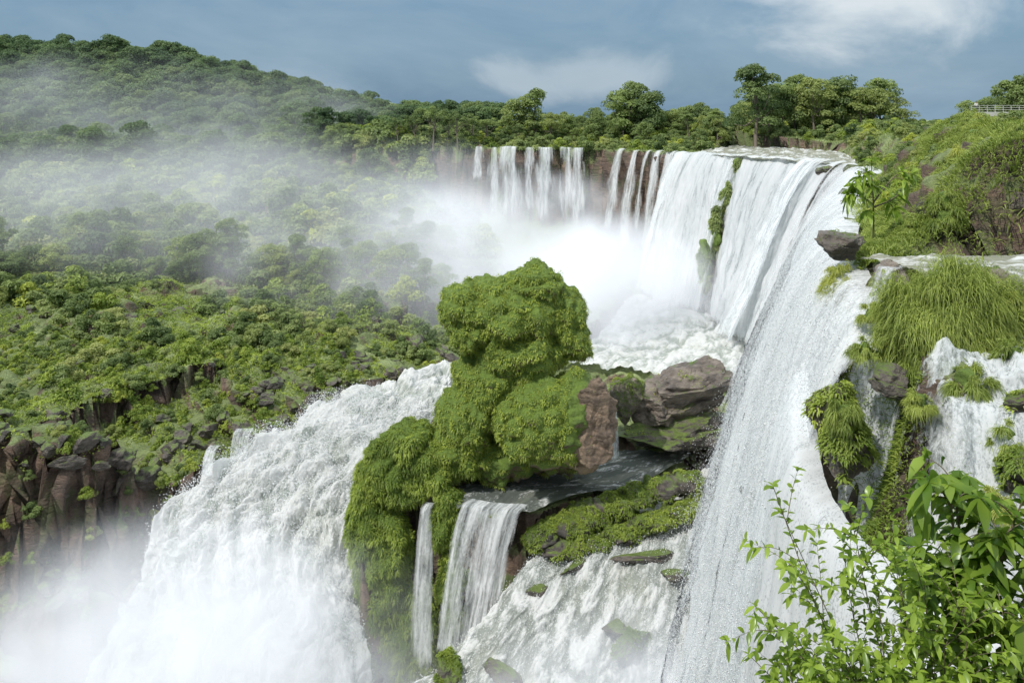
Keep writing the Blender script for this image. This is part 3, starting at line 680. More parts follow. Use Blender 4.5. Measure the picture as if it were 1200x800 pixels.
def gn_scatter(name, P, S, R, I, sources, **k):
    me = bpy.data.meshes.new(name); me.vertices.add(len(P)); me.vertices.foreach_set('co', np.asarray(P, np.float32).ravel())
    for an, av, ty in (('sc', S, 'FLOAT'), ('rz', R, 'FLOAT'), ('ix', I, 'INT')):
        a = me.attributes.new(an, ty, 'POINT'); a.data.foreach_set('value', np.asarray(av, np.float32 if ty == 'FLOAT' else np.int32))
    o = mk_obj(name, me, kind='stuff', **k)
    ng = bpy.data.node_groups.new(name, 'GeometryNodeTree'); ng.interface.new_socket('Geometry', in_out='INPUT', socket_type='NodeSocketGeometry')
    ng.interface.new_socket('Geometry', in_out='OUTPUT', socket_type='NodeSocketGeometry')
    nn = ng.nodes; gi = nn.new('NodeGroupInput'); go = nn.new('NodeGroupOutput'); ip = nn.new('GeometryNodeInstanceOnPoints')
    jn = nn.new('GeometryNodeJoinGeometry')
    for s in reversed(sources):
        oi = nn.new('GeometryNodeObjectInfo'); oi.transform_space = 'ORIGINAL'; oi.inputs['Object'].default_value = s; oi.inputs['As Instance'].default_value = True
        ng.links.new(oi.outputs['Geometry'], jn.inputs[0])
    def at(nm, dt):
        a = nn.new('GeometryNodeInputNamedAttribute'); a.data_type = dt; a.inputs['Name'].default_value = nm; return a.outputs[0]
    ng.links.new(gi.outputs[0], ip.inputs['Points']); ng.links.new(jn.outputs[0], ip.inputs['Instance']); ip.inputs['Pick Instance'].default_value = True
    ng.links.new(at('ix', 'INT'), ip.inputs['Instance Index']); ng.links.new(at('sc', 'FLOAT'), ip.inputs['Scale'])
    cx = nn.new('ShaderNodeCombineXYZ'); ng.links.new(at('rz', 'FLOAT'), cx.inputs[2]); ng.links.new(cx.outputs[0], ip.inputs['Rotation'])
    ng.links.new(ip.outputs[0], go.inputs[0]); md = o.modifiers.new('scatter', 'NODES'); md.node_group = ng
    return o
n = 3600
x = r.uniform(-430, -5, n); y = 345 + 230 * r.random(n) ** 1.1
ok = (x > -.75 * y) & ~((x > -75) & (y < 352)); x = x[ok]; y = y[ok]; z = Hs(x, y); sc = r.uniform(.7, 1.7, len(x)) * np.where(x < -90, 1.1, .75)
ixc = r.integers(0, 6, len(x))
HtC = np.array([13 - 5, 15 - 6, 11 - 4, 17 - 7.5, 12 - 5.5, 13 - 3.2])
gn_scatter('forest', np.stack([x, y, z - HtC[ixc] * sc + 2.5 * sc + r.uniform(-1, 3, len(x))], -1), sc, r.uniform(0, 6.28, len(x)), ixc, hcrowns, label='dense rainforest covering the misty hill', category='forest')
def scatter_pts(n, x0, x1, y0, y1, pw=1.):
    x = r.uniform(x0, x1, n); y = y0 + (y1 - y0) * r.random(n) ** pw; return x, y
x, y = scatter_pts(4800, -230, 12, 138, 352)
nn_ = fbm(P3(x * .03, y * .03, 3), 3, 90)
ok = (x > -.68 * y) & (nn_ > -.1 + .12 * (y < 230)) & (x + (y - 180) * .25 < 12) & (x < 5)
x = x[ok]; y = y[ok]
ok = wdist(x, y) > 3.5; x = x[ok]; y = y[ok]; z = Hs(x, y)
big = sstep(160, 240, y); sc = (.5 + 1.6 * r.random(len(x)) ** 1.5) * (.9 + 1.4 * big)
shr = [mk_obj('shrub', bushes[i], label='rounded leafy green shrub among rocks', category='shrub', group='shrubs in the rocky valley', loc=(-52 - 6 * i, 146 + i, hz(-52 - 6 * i, 146 + i))) for i in range(4)]
order = np.argsort(y); near = order[:180]; far = order[180:]
for j in near:
    o = mk_obj('shrub', bushes[r.integers(0, 4)], label='rounded leafy green shrub among rocks', category='shrub', group='shrubs in the rocky valley', loc=(x[j], y[j], z[j] - .2))
    o.scale = (sc[j],) * 3; o.rotation_euler = (0, 0, r.uniform(0, 6.28))
gn_scatter('shrubbery', np.stack([x, y, z - .3], -1)[far], sc[far], r.uniform(0, 6.28, len(far)), np.where(r.random(len(far)) < .25, 2, np.array([0, 1, 3])[r.integers(0, 3, len(far))]), shr, label='mass of green shrubs filling the valley', category='shrubbery')
x, y = scatter_pts(2800, -105, -14, 108, 170, 1.2)
ok = (x > -.68 * y) & (fbm(P3(x * .09, y * .09, 3), 3, 92) > -.1); x = x[ok]; y = y[ok]; ok = wdist(x, y) > 1.6; x = x[ok]; y = y[ok]; z = Hs(x, y)
ok = z > -62; x = x[ok]; y = y[ok]; z = z[ok]
gn_scatter('moss', np.stack([x, y, z - .35], -1), r.uniform(.25, .85, len(x)), r.uniform(0, 6.28, len(x)), np.where(r.random(len(x)) < .6, 3, r.integers(0, 3, len(x))), shr, label='hummocks of bright moss and fern on the shelf', category='moss')
x, y = scatter_pts(1000, -230, -8, 195, 352)
ok = (x > -.68 * y) & (fbm(P3(x * .02, y * .02, 5), 3, 95) > -.25 + .4 * (y < 285)) & (x + (y - 225) * .2 < 8); x = x[ok]; y = y[ok]; z = Hs(x, y); sc = r.uniform(.35, .95, len(x)); ixc = r.integers(0, 6, len(x))
order = np.argsort(y); near = order[:90]; far = order[90:]
for j in near:
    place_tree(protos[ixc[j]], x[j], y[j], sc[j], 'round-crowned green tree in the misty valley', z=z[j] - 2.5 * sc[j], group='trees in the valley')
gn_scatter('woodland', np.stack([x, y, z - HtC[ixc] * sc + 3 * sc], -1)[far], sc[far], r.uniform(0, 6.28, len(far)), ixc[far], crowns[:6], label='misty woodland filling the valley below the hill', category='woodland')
x, y = scatter_pts(5000, -50, 200, 68, 400)
d = sdpoly(x, y, PLATEAU)
ok = (d > 1.5) & ((y > 262) | ((y < 262) & (y > 80) & (r.random(len(x)) < .7))) & (x < .72 * y)
x = x[ok]; y = y[ok]
ok = wdist(x, y) > 2.; x = x[ok]; y = y[ok]; z = Hs(x, y); sc = r.uniform(.5, 1.3, len(x)) * np.where(y > 250, 1.8, np.where(y > 180, 1.2, .75))
gn_scatter('shrubbery', np.stack([x, y, z - .2], -1), sc, r.uniform(0, 6.28, len(x)), r.integers(0, 4, len(x)), shr, label='green shrubs lining the river plateau', category='shrubbery')

def ground_grass(label, n, xr, yr, L, W, mat, minslope=.6, dens=None, mask=None, droop=.35, wd=1.6):
    x = r.uniform(*xr, n); y = r.uniform(*yr, n); e = .5
    z = Hs(x, y); gx = (Hs(x + e, y) - z) / e; gy = (Hs(x, y + e) - z) / e
    N = nrm(np.stack([-gx, -gy, np.ones(n)], -1)); ok = (N[:, 2] > minslope) & (z < 60) & (z > -70) & (x > -.7 * y) & (x < .75 * y)
    if dens is not None: ok &= fbm(P3(x * dens[0], y * dens[0], 2), 3, 55) > dens[1]
    if mask is not None: ok &= mask(x, y, z)
    x, y, z, N = x[ok], y[ok], z[ok], N[ok]
    near_w = wdist(x, y) > wd; x, y, z, N = x[near_w], y[near_w], z[near_w], N[near_w]
    k = len(x); tone = np.clip(.5 + .7 * perlin(P3(x * .25, y * .25, 1), 4) + .15 * r.normal(size=k), 0, 1)
    ln = L * (.5 + r.random(k)) * (1 + .8 * perlin(P3(x * .5, y * .5, 1), 6))
    V, F = blades(np.stack([x, y, z - .05], -1), N * .6 + .6 * r.normal(size=(k, 3)) * np.array([1, 1, .3]) + np.array([0, 0, .6]), ln, W, droop, r)
    mk_obj('grass', mk_mesh('grass', V, F, mat, False, {'tone': np.repeat(tone, 8)}), label=label, category='grass', kind='stuff')
ground_grass('low green ground cover over the rocky shelf', 150000, (-110, -8), (104, 215), .8, .2, M_moss, .3, (.08, -.3))
ground_grass('tall bright grass on the riverbank', 240000, (24, 85), (60, 150), 1.3, .09, M_grass, .08, None, lambda x, y, z: (sdpoly(x, y, PLATEAU) > .2), wd=.5)
ground_grass('grass fringe along the cliff top', 50000, (20, 130), (150, 300), 1.2, .16, M_bush, .4, None, lambda x, y, z: sdpoly(x, y, PLATEAU) > .3)
ground_grass('moss and ferns on the near terrace', 130000, (15, 38), (38, 72), .7, .07, M_moss, .1, (.25, -.2), lambda x, y, z: (z > -30) & (z < -10.5), wd=.3)

rockm = [mk_mesh('boulder', *rock_vf(4, 60 + i, 13, .45, .8, .06, .03), M_wetrock, False) for i in range(6)]
k = 0
for i in range(3000):
    x = r.uniform(-105, -5); y = 110 + 79 * r.random() ** 1.3
    wdd = carve2.find((x, y, 0))[2]
    if wdd < .3 or x < -.65 * y or x > -10 + (150 - y) * .1: continue
    if wdd > 11 and y > 126 and r.random() < .93: continue
    s = r.uniform(.7, 2.0) if y < 150 else r.uniform(.7, 1.8)
    z = hz(x, y)
    if z < -66: continue
    o = mk_obj('boulder', rockm[r.integers(0, 6)], label='dark basalt boulder on the mossy shelf', category='rock', group='boulders on the rocky shelf', loc=(x, y, z + .15 * s))
    o.scale = (s * r.uniform(1, 1.7), s * r.uniform(.9, 1.3), s * r.uniform(.55, 1.)); o.rotation_euler = (r.uniform(-.4, .4), r.uniform(-.4, .4), r.uniform(0, 6.28)); k += 1
    if k > 190: break
for i, (x, y, z, sc_, ms) in enumerate([(25.4, 66, -9.6, (2.3, 2.2, 1.3), 200), (36, 70, -7.6, (3.2, 2.5, 2.4), 300), (41.5, 68, -7.0, (3, 2.4, 2.6), 300), (26.8, 60.5, -11.2, (1.5, 2.0, 1.5), 0), (32.4, 56.5, -11.0, (2.4, 1.6, 1.2), 0), (46, 72, -4.5, (3, 2.5, 2), 200),
                                    (19.9, 51.0, -19.5, (1.9, 2.2, 2.6), 12000), (22.7, 51.5, -15.8, (1.4, 1.6, 1.1), 2200), (20.0, 53.5, -18.5, (1.3, 1.6, 3.0), 8000), (28, 47, -15.5, (1., 1., .7), 900), (26.5, 44.5, -18.6, (1.6, 1.3, 1.3), 6000), (71, 192, -11.5, (3, 3, 1.6), 0)]):
    boulder('brown basalt rock on the grassy bank' if i < 6 else 'mossy wet rock in the cascade', (x, y, z), sc_, 120 + i, 5, (0, .1, i), M_rock if i < 6 else M_wetrock, ms, -.3, 13, lo=.5, hi=.8, strata=.04)

def clump_mesh(rx, ry, rz, n, L, seed, droop=.8, W=.04):
    rr = np.random.default_rng(seed); nt_ = max(6, n // 160)
    tc_ = nrm(rr.normal(size=(nt_, 3)) * np.array([1, 1, .8])); tc_[:, 2] = np.abs(tc_[:, 2]) * 1.3 - .6; tc_ = nrm(tc_)
    ti = rr.integers(0, nt_, n); d = tc_[ti] + .09 * rr.normal(size=(n, 3))
    Pp = d * np.array([rx, ry, rz]) * (.68 + .26 * rr.random(nt_))[ti][:, None]
    Pp = Pp * (1 + .35 * perlin(d * 2.0, seed))[:, None]
    D = tc_[ti] * np.array([.5, .5, .2]) + .4 * rr.normal(size=(n, 3)) + np.array([0, 0, .75])
    V, F = blades(Pp, D, L * (.55 + .6 * rr.random(nt_))[ti] * (.5 + .7 * rr.random(n)), W, droop, rr)
    tn = np.clip(.35 + .5 * rr.random(nt_)[ti] + .2 * rr.normal(size=n), 0, 1)
    Vr, Fr = rock_vf(4, seed)
    return mk_mesh('grass_clump', V, F, M_grass, False, {'tone': np.repeat(tn, 8)}), mk_mesh('root_mound', Vr * np.array([rx, ry, rz]) * .74, Fr, M_core, True)
def grass_clump(label, c, rx, ry, rz, n, L, seed, droop=.8, W=.04):
    a, b_ = clump_mesh(rx, ry, rz, n, L, seed, droop, W)
    root = mk_obj('grass_clump', a, label=label, category='grass', loc=c); mk_obj('root_mound', b_, parent=root)
grass_clump('large shaggy clump of hanging green grass', (28.2, 54.2, -13.1), 4.5, 2.4, 4.3, 60000, 1.8, 5, .75)
grass_clump('shaggy grass hanging below the ledge', (26.2, 52.6, -16.0), 2.4, 1.6, 2.4, 17000, 1.5, 6)
grass_clump('small grass clump under the ledge rock', (25.2, 64.6, -12.6), 1.6, 1.3, 1.8, 8000, 1.1, 7)
grass_clump('grass tuft hanging beside the cascade', (26.4, 60.9, -13), .8, 1.0, 1.1, 3000, .9, 8)
grass_clump('grass tuft at the cascade', (19.6, 50.4, -17.6), .9, 1.0, 1.0, 4000, .9, 9)
cm = [clump_mesh(.9, .9, .9, 3000, 1.0, 50 + i, .7) for i in range(3)]
spots = [(26.5, 46.0, -17.2, 1.), (26.3, 49.3, -15.2, 1.2), (29.8, 50.6, -14.0, 1.1), (22.3, 53.8, -14.6, .9), (23.6, 49.4, -16.4, .8), (28.4, 45.5, -17.2, 1.), (24.8, 43.8, -19.8, .9), (31, 53.6, -11.8, 1.2), (24.2, 57.5, -13.2, .9)]
for i in range(44):
    y = 62 + 50 * r.random() ** 1.5; x = np.interp(y, [60, 80, 105, 130], [27.5, 32, 42, 52]) + 1.5 + 22 * r.random()
    if wdist([x], [y])[0] < .6: continue
    spots.append((x, y, hz(x, y) + .2, r.uniform(.7, 1.4)))
for i, (x, y, z, s) in enumerate(spots):
    a, b_ = cm[i % 3]; o = mk_obj('grass_clump', a, label='shaggy tussock of long green grass', category='grass', group='grass tussocks on the bank', loc=(x, y, z)); o.scale = (s,) * 3; o.rotation_euler = (0, 0, r.uniform(0, 6.28))
    mk_obj('root_mound', b_, parent=o)

# ------------------------------------------------------------ leafy plants
def leaves(P, D, L, W, r, droop=.5, fold=.25):
    n = len(P); D = nrm(D); L = np.broadcast_to(L, (n,))[:, None]; W = np.broadcast_to(W, (n,))[:, None]
    side = nrm(np.cross(D, np.array([0, 0, 1.])) + .3 * r.normal(size=(n, 3))); up = nrm(np.cross(side, D))
    rows = []
    for s, wd in ((0, .05), (.15, .55), (.4, 1.), (.65, .85), (.85, .45), (1., .03)):
        c = P + D * L * s + np.array([0, 0, -1.]) * droop * L * s * s
        rows += [c - side * W * wd * .5 + up * W * wd * fold * .5, c, c + side * W * wd * .5 + up * W * wd * fold * .5]
    V = np.stack(rows, 1).reshape(-1, 3); b0 = np.arange(n)[:, None] * 18; F = []
    for k_ in range(5):
        for j in range(2): F.append(b0 + np.array([[k_ * 3 + j, k_ * 3 + j + 1, k_ * 3 + j + 4, k_ * 3 + j + 3]]))
    return V, np.concatenate(F, 0)
def plant(name, label, cat, base, stems, seed, leafL, leafW, step, droop, srad=.02, mat=None, whorl=0, twigs=0, tl=(.4, .9)):
    rr = np.random.default_rng(seed); parts = []; LP = []; LD = []; LL = []
    def addstem(pts, rad):
        q = resample(pts, 14); parts.append(tube(q, np.linspace(rad, rad * .35, 14), 6)); return q
    for st_ in stems:
        q = addstem(st_, srad); subs = [q]
        for _ in range(twigs):
            i = rr.integers(4, 13); d = nrm(q[min(i + 1, 13)] - q[i] + 1.1 * nrm(rr.normal(size=3)) * np.linalg.norm(q[1] - q[0]) * 1.2); ln = rr.uniform(*tl)
            e = q[i] + d * ln; subs.append(addstem([q[i], q[i] + d * ln * .5 + np.array([0, 0, .05]), e + np.array([0, 0, -.02])], srad * .45))
        for si, q2 in enumerate(subs):
            T = nrm(np.gradient(q2, axis=0)); tot = np.linalg.norm(np.diff(q2, axis=0), axis=1).sum(); m = max(3, int(tot / step))
            for k_ in range(m):
                f = (k_ + .5) / m
                if si == 0 and f < .35: continue
                i = f * 13; i0 = int(i); pp_ = q2[i0] * (1 - i + i0) + q2[min(i0 + 1, 13)] * (i - i0); a = k_ * 2.4 + rr.uniform(0, 1)
                A = nrm(np.cross(T[i0], [.2, .3, 1.])); B = np.cross(T[i0], A); LP.append(pp_); LD.append(.5 * T[i0] + math.cos(a) * A + math.sin(a) * B + np.array([0, 0, .25])); LL.append(rr.uniform(.5, 1.2))
            for k_ in range(whorl):
                a = k_ / whorl * 6.283 + rr.uniform(-.2, .2); A = nrm(np.cross(T[-1], [.2, .3, 1.])); B = np.cross(T[-1], A); LP.append(q2[-1]); LD.append(.35 * T[-1] + math.cos(a) * A + math.sin(a) * B + np.array([0, 0, .2])); LL.append(rr.uniform(.6, 1.2))
    V, F = leaves(np.array(LP), np.array(LD), leafL * np.array(LL), leafW * np.array(LL), rr, droop)
    tn = np.repeat(np.clip(.5 + .38 * rr.normal(size=len(LP)), 0, 1), 18)
    root = mk_obj(name, None, label=label, category=cat); root.location = base
    tv, tf = merge(parts); b_ = np.array(base)
    mk_obj('stems', mk_mesh('stems', tv - b_, tf, M_stem, True), parent=root)
    mk_obj('leaves', mk_mesh('leaves', V - b_, F, mat or M_bigleaf, True, {'tone': tn}), parent=root)
    return root
B0 = (4.9, 9.3, -7.6)
stems = [[B0, (4.8, 9.2, -5.2), (4.7, 9.1, -4.3), (4.6, 9., -3.85)], [B0, (5.1, 9., -5), (5.2, 8.9, -4.3), (5.3, 8.8, -3.85)], [B0, (4.6, 9.1, -5.6), (4.35, 9, -4.9), (4.25, 8.9, -4.45)], [B0, (5.0, 9., -5.8), (5.0, 8.9, -4.9), (4.9, 8.8, -4.35)],
         [B0, (5.2, 8.8, -5.8), (5.3, 8.7, -5.), (5.35, 8.6, -4.5)], [B0, (4.8, 8.9, -6.), (4.75, 8.8, -5.5), (4.8, 8.7, -5.0)], [B0, (5.0, 9.5, -5.0), (4.95, 9.5, -4.3), (5.0, 9.5, -4.)], [B0, (5.2, 8.6, -6.2), (5.25, 8.5, -5.6), (5.2, 8.4, -5.3)]]
plant('broadleaf_shrub', 'glossy broad-leaved green shrub beside the viewpoint', 'shrub', B0, stems, 3, .27, .125, .085, .6, .022, None, 6, 9, (.3, .65))
B1 = (4.2, 8.6, -7.4)
stems = []
rr = np.random.default_rng(17)
for i, e in enumerate([(2.45, 8.6, -4.9), (2.75, 8.7, -4.0), (2.5, 8.4, -5.5), (2.6, 8.5, -3.65), (3.3, 8.5, -4.3), (3.1, 8.3, -5.0), (3.6, 8.4, -4.6), (2.9, 8.4, -5.9), (3.5, 8.2, -5.3), (3.9, 8.2, -5.0), (4.2, 8.2, -5.4), (3.4, 8.6, -3.9), (4.5, 8.1, -5.3), (2.9, 8.8, -4.6), (4.9, 8.1, -5.3), (3.8, 8., -5.9), (4.3, 8.1, -5.9), (3.3, 8.1, -5.6), (4., 8.3, -4.4), (4.7, 8., -5.7), (3.1, 8.2, -5.4), (4.1, 8.1, -4.8),
                       (2.3, 8.3, -5.2), (2.35, 8.2, -5.7), (2.7, 8.1, -5.6), (2.8, 8.3, -5.2), (3.3, 8., -5.9), (3.7, 8.3, -4.2), (4.4, 8.3, -4.6), (3.0, 8.1, -5.8), (3.6, 8., -5.6), (4.0, 8., -5.6), (3.9, 8.3, -4.7)]):
    e = np.array(e); b0 = np.array(B1); mid = b0 * .45 + e * .55 + np.array([rr.uniform(-.15, .3), rr.uniform(-.2, .2), rr.uniform(-.1, .3)]); stems.append([b0, b0 * .8 + e * .2 + np.array([.05, 0, .3]), mid, e])
plant('twiggy_shrub', 'twiggy shrub with small bright green leaves', 'shrub', B1, stems, 5, .13, .06, .05, .35, .010, None, 4, 13)
B2 = (30.5, 72, hz(30.5, 72) - .3)
zt = -4.
stems = [[B2, (30.4, 71.8, -7), (30.2, 71.6, -5), (30.1, 71.5, zt + .6)], [(30.4, 71.8, -7), (31.2, 71.6, -5.8), (32, 71.4, -4.8), (32.6, 71.3, -4.4)], [(30.4, 71.8, -7.2), (29.6, 71.6, -6.6), (28.9, 71.4, -6.4), (28.4, 71.3, -6.2)],
         [(30.3, 71.7, -6), (29.7, 71.6, -5.4), (29.3, 71.4, -5.), (29, 71.3, -4.8)], [(30.5, 72, -7.4), (31.3, 71.6, -7), (31.9, 71.4, -6.6), (32.3, 71.3, -6.3)]]
plant('umbrella_tree', 'small umbrella-leaved tree on the cliff edge', 'tree', B2, stems, 8, 1.15, .36, .45, .6, .08, None, 12, 2, (.6, 1.2))

# ------------------------------------------------------------ viewing deck and visitor
M_wood = simple_mat('deck_wood', (.6, .58, .53), .7, 6, .2)
M_skin = simple_mat('skin', (.42, .26, .19), .6); M_shirt = simple_mat('white_shirt', (.75, .75, .75), .8); M_trou = simple_mat('dark_trousers', (.05, .06, .09), .8)
def box(c, s):
    c = np.array(c); s = np.array(s) / 2
    V = np.array([[x, y, z] for x in (-1, 1) for y in (-1, 1) for z in (-1, 1)]) * s + c
    return V, np.array([(0, 1, 3, 2), (4, 6, 7, 5), (0, 4, 5, 1), (2, 3, 7, 6), (0, 2, 6, 4), (1, 5, 7, 3)])
dk = mk_obj('viewing_deck', None, label='pale wooden viewing deck with railing above grassy bank', category='viewing deck'); dk.location = (80, 140, 0)
dz = 1.1
planks = [box((-5.5 + i * .3 + .15, 0, dz), (.27, 3, .08)) for i in range(44)]
mk_obj('deck_floor', mk_mesh('deck_floor', *merge(planks), M_wood), parent=dk)
mk_obj('edge_beam', mk_mesh('edge_beam', *box((1.1, -1.56, dz - .3), (13.2, .1, .8)), M_wood), parent=dk)
mk_obj('railing', mk_mesh('railing', *merge([box((1.1, -1.45, dz + .04 + h_), (13.2, .06, .07)) for h_ in (.4, .75, 1.1)] + [box((-5.4 + i * 1.3, -1.38, dz + .6), (.09, .07, 1.1)) for i in range(11)]), M_wood), parent=dk)
for i in range(6): mk_obj('support_post', mk_mesh('support_post', *box((-5 + i * 2.4, -1.2, -2.3), (.2, .2, 6.6)), M_wood), parent=dk)
def person(loc):
    J = [(0, 0, .93), (0, 0, 1.15), (0, 0, 1.4), (0, 0, 1.5), (0, .02, 1.6), (0, .02, 1.72), (.18, 0, 1.4), (.25, -.05, 1.13), (.2, -.28, 1.1), (-.18, 0, 1.4), (-.25, -.05, 1.13), (-.2, -.28, 1.1),
         (.1, 0, .88), (.11, -.01, .48), (.11, .02, .08), (.12, -.15, .03), (-.1, 0, .88), (-.11, -.01, .48), (-.11, .02, .08), (-.12, -.15, .03)]
    E = [(0, 1), (1, 2), (2, 3), (3, 4), (4, 5), (2, 6), (6, 7), (7, 8), (2, 9), (9, 10), (10, 11), (0, 12), (12, 13), (13, 14), (14, 15), (0, 16), (16, 17), (17, 18), (18, 19)]
    Rd = [.14, .13, .15, .06, .09, .08, .06, .045, .035, .06, .045, .035, .09, .06, .045, .035, .09, .06, .045, .035]
    def sk(name, idx, infl, mat, parent=None):
        me = bpy.data.meshes.new(name); mp = {j: i for i, j in enumerate(idx)}
        me.from_pydata([J[j] for j in idx], [(mp[a], mp[b_]) for a, b_ in E if a in mp and b_ in mp], []); me.materials.append(mat)
        o = mk_obj(name, me, parent=parent); sm = o.modifiers.new('skin', 'SKIN'); o.modifiers.new('sub', 'SUBSURF').levels = 1
        for j in idx: me.skin_vertices[0].data[mp[j]].radius = (Rd[j] + infl,) * 2
        me.skin_vertices[0].data[0].use_root = True; return o
    bd = sk('person', list(range(20)), 0, M_skin); bd.location = loc; bd['label'] = 'person in white shirt standing at the railing'; bd['category'] = 'person'
    sk('shirt', [0, 1, 2, 6, 7, 9, 10], .02, M_shirt, bd); sk('trousers', [0, 12, 13, 14, 16, 17, 18], .018, M_trou, bd)
    V, F = ico(2); V = V * np.array([.1, .11, .09]) + np.array([0, .035, 1.7]); mk_obj('hair', mk_mesh('hair', V, F, M_trou, True), parent=bd)
person((75.6, 139.0, dz + .04))

# ------------------------------------------------------------ spray droplets
def droplets(label, P, s0, s1):
    n = len(P); T = np.array([[1, 1, 1], [-1, -1, 1], [-1, 1, -1], [1, -1, -1]]) * .5
    s = (s0 + (s1 - s0) * r.random(n) ** 3)[:, None, None]; V = (P[:, None] + T[None] * s * np.array([1, 1, 1.8])).reshape(-1, 3); b_ = np.arange(n)[:, None] * 4
    F = np.concatenate([b_ + np.array([[0, 1, 2]]), b_ + np.array([[0, 3, 1]]), b_ + np.array([[0, 2, 3]]), b_ + np.array([[1, 3, 2]])], 0)
    m_ = bpy.data.materials.get('droplet') or simple_mat('droplet', (.9, .92, .93), .3, 1, .03)
    mk_obj('water_spray', mk_mesh('water_spray', V, F, m_, True), label=label, category='spray', kind='stuff')
lipA = resample(LIPV, 200); basA = resample(BASV, 200)
n = 110000
i = (200 * r.random(n) ** .6).astype(int) % 200; t = r.random(n) ** .75; h = .75 * t ** .6 + .25 * t; a = lipA[i]; c = basA[i]
P = np.stack([a[:, 0] + (c[:, 0] - a[:, 0]) * h - .8, a[:, 1] + (c[:, 1] - a[:, 1]) * h, a[:, 2] + (c[:, 2] - a[:, 2]) * t], -1)
P = P + r.normal(size=(n, 3)) * (0.4 + 2.6 * t)[:, None] * np.array([1, 1, .6])
droplets('fine white droplets thrown off the falling veil', P, .02, .07)
def off_ribbon(G, n, up, lo=0):
    Gf = G[lo:].reshape(-1, 3); j = r.integers(0, len(Gf), n); return Gf[j] + r.normal(size=(n, 3)) * .25 + np.array([0, -.3, 1.]) * (up * r.random((n, 1)) ** 3)
droplets('spray thrown up by the cascade', off_ribbon(G_cas, 100000, 2.4, 150), .03, .11)
droplets('spray thrown up by the rapids', off_ribbon(G_rap, 40000, 1.0), .03, .09)

# ------------------------------------------------------------ mist volumes
def mist(label, c, rad, dens, ns=.05, lo=.35, hi=.7, emis=.0, col=(.88, .94, 1), core=.35):
    m, nt, out = new_mat('mist'); b = NB(nt)
    oc = b.n('ShaderNodeTexCoord').outputs['Object']; pos = b.n('ShaderNodeNewGeometry').outputs['Position']
    ln = b.n('ShaderNodeVectorMath', operation='LENGTH'); b.l(oc, ln.inputs[0])
    nzr = b.noise(b.mapping(pos, (1, 1, 1.)), ns, 3, .6, 0)
    ed = b.math('ADD', ln.outputs['Value'], b.math('MULTIPLY', b.math('SUBTRACT', nzr, .5), .8))
    fall = b.math('MULTIPLY', b.rng(ed, core, .95, 1., 0., True), b.rng(ln.outputs['Value'], .75, 1., 1., 0., True))
    nz = b.rng(nzr, lo, hi, 1., .12)
    d = b.math('MULTIPLY', b.math('MULTIPLY', fall, nz), dens)
    v = b.n('ShaderNodeVolumePrincipled'); v.inputs['Color'].default_value = (.97, .98, 1, 1); v.inputs['Anisotropy'].default_value = .0
    b.l(d, v.inputs['Density'])
    if emis:
        v.inputs['Emission Color'].default_value = (*col, 1); b.l(b.math('MULTIPLY', d, emis), v.inputs['Emission Strength'])  # added self-glow whitens the mist, standing in for multiple scattering
    b.l(v.outputs[0], out.inputs['Volume'])
    for ow in (m, m.cycles):
        if hasattr(ow, 'volume_step_rate'): ow.volume_step_rate = 4.0
    V, F = ico(3); o = mk_obj('mist', mk_mesh('mist', V, F, m, True), label=label, category='mist', kind='stuff', loc=c); o.scale = rad
E = .55
mist('white mist rising from the plunge pool', (20, 206, -41), (38, 33, 22), .10, .045, .33, .68, E)
mist('drifting spray in the valley', (-30, 208, -34), (50, 46, 25), .034, .03, .32, .64, E)
mist('thin haze hanging in the valley basin', (-90, 250, -24), (120, 82, 28), .009, .02, .3, .7, .5, (.86, .94, 1), .4)
mist('mist boiling up from the gorge', (-42, 105, -73), (45, 15, 29), .14, .05, .38, .68, E)
mist('mist at the foot of the rapids', (12, 86, -63), (22, 12, 16), .12, .08, .32, .64, E)
mist('mist drifting over the forested hill', (-170, 375, -4), (180, 36, 42), .011, .018, .3, .7, .42, (.8, .91, 1))
mist('mist at the foot of the distant falls', (8, 284, -34), (54, 20, 20), .045, .045, .35, .68, E)

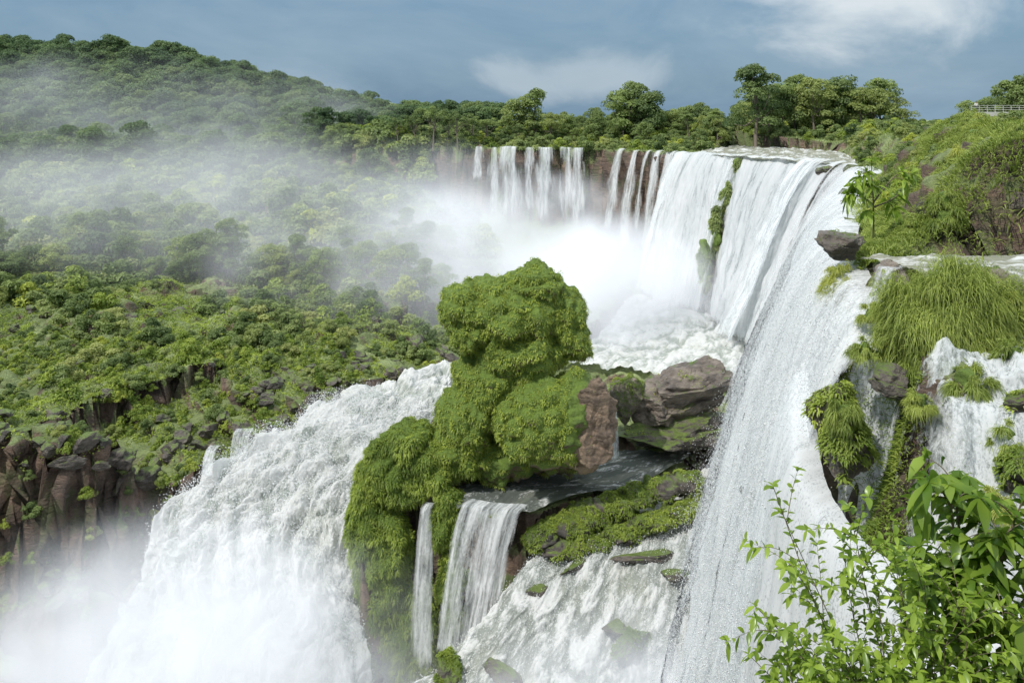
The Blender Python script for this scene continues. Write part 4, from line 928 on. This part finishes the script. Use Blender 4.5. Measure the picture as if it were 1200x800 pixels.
# ------------------------------------------------------------ light
sun_dir = Vector((-.55, -.45, .95)).normalized()
sd = bpy.data.lights.new('sun', 'SUN'); sd.energy = 3.2; sd.angle = math.radians(.6); sd.color = (1, .96, .9)
so = bpy.data.objects.new('sun', sd); COL.objects.link(so); so.rotation_euler = (-sun_dir).to_track_quat('-Z', 'Y').to_euler(); so.location = (0, 0, 100)
w = bpy.data.worlds.new('World'); scene.world = w; w.use_nodes = True; nt = w.node_tree; nt.nodes.clear(); b = NB(nt)
out = b.n('ShaderNodeOutputWorld'); bg = b.n('ShaderNodeBackground'); sky = b.n('ShaderNodeTexSky', sky_type='NISHITA'); sky.sun_disc = False
sky.sun_elevation = math.asin(sun_dir.z); sky.sun_rotation = math.atan2(sun_dir.x, sun_dir.y); sky.air_density = 1.2; sky.dust_density = 2.
tc = b.n('ShaderNodeTexCoord').outputs['Generated']
mp = b.mapping(tc, (1., 1., 1.7))
n1 = b.noise(mp, 5.0, 8, .58, .3)
sx = b.n('ShaderNodeSeparateXYZ'); b.l(tc, sx.inputs[0])
def blobm(cx, cz, rx, rz, co_=-3.6):
    dx = b.math('DIVIDE', b.math('SUBTRACT', sx.outputs[0], cx), rx); dzz = b.math('DIVIDE', b.math('SUBTRACT', sx.outputs[2], cz), rz)
    q = b.math('SQRT', b.math('ADD', b.math('MULTIPLY', dx, dx), b.math('MULTIPLY', dzz, dzz)))
    return b.rng(b.math('ADD', q, b.math('MULTIPLY', b.math('SUBTRACT', n1, .5), co_)), .1, 1.35, 1., 0., True)
base = b.mix(.8, sky.outputs[0], (.85, 1.75, 2.8))
base = b.mix(b.rng(b.noise(b.mapping(tc, (1.3, 1, 4.)), 2.4, 7, .6, .5), .36, .66, 0, .7), base, (2.3, 3.1, 3.8))
cl = b.mix(b.math('MULTIPLY', blobm(.385, .125, .13, .055), .85), base, (5.3, 5.7, 5.9))
cl = b.mix(b.math('MULTIPLY', blobm(.10, .045, .10, .025, -5.), .4), cl, (4.6, 5.1, 5.4))
zen = b.rng(sx.outputs[2], .3, .8, 0, .6, True)
cl = b.mix(zen, cl, (10.4, 10.9, 11.2))
b.l(cl, bg.inputs[0]); bg.inputs[1].default_value = .15; b.l(bg.outputs[0], out.inputs[0])

# ------------------------------------------------------------ camera
cd = bpy.data.cameras.new('camera'); cd.lens = 30; cd.sensor_width = 36; cd.shift_y = -.2167; cd.clip_end = 20000; cd.clip_start = .1
co = bpy.data.objects.new('camera', cd); COL.objects.link(co); co.location = (0, 0, 0); co.rotation_euler = (math.radians(90), 0, 0); scene.camera = co
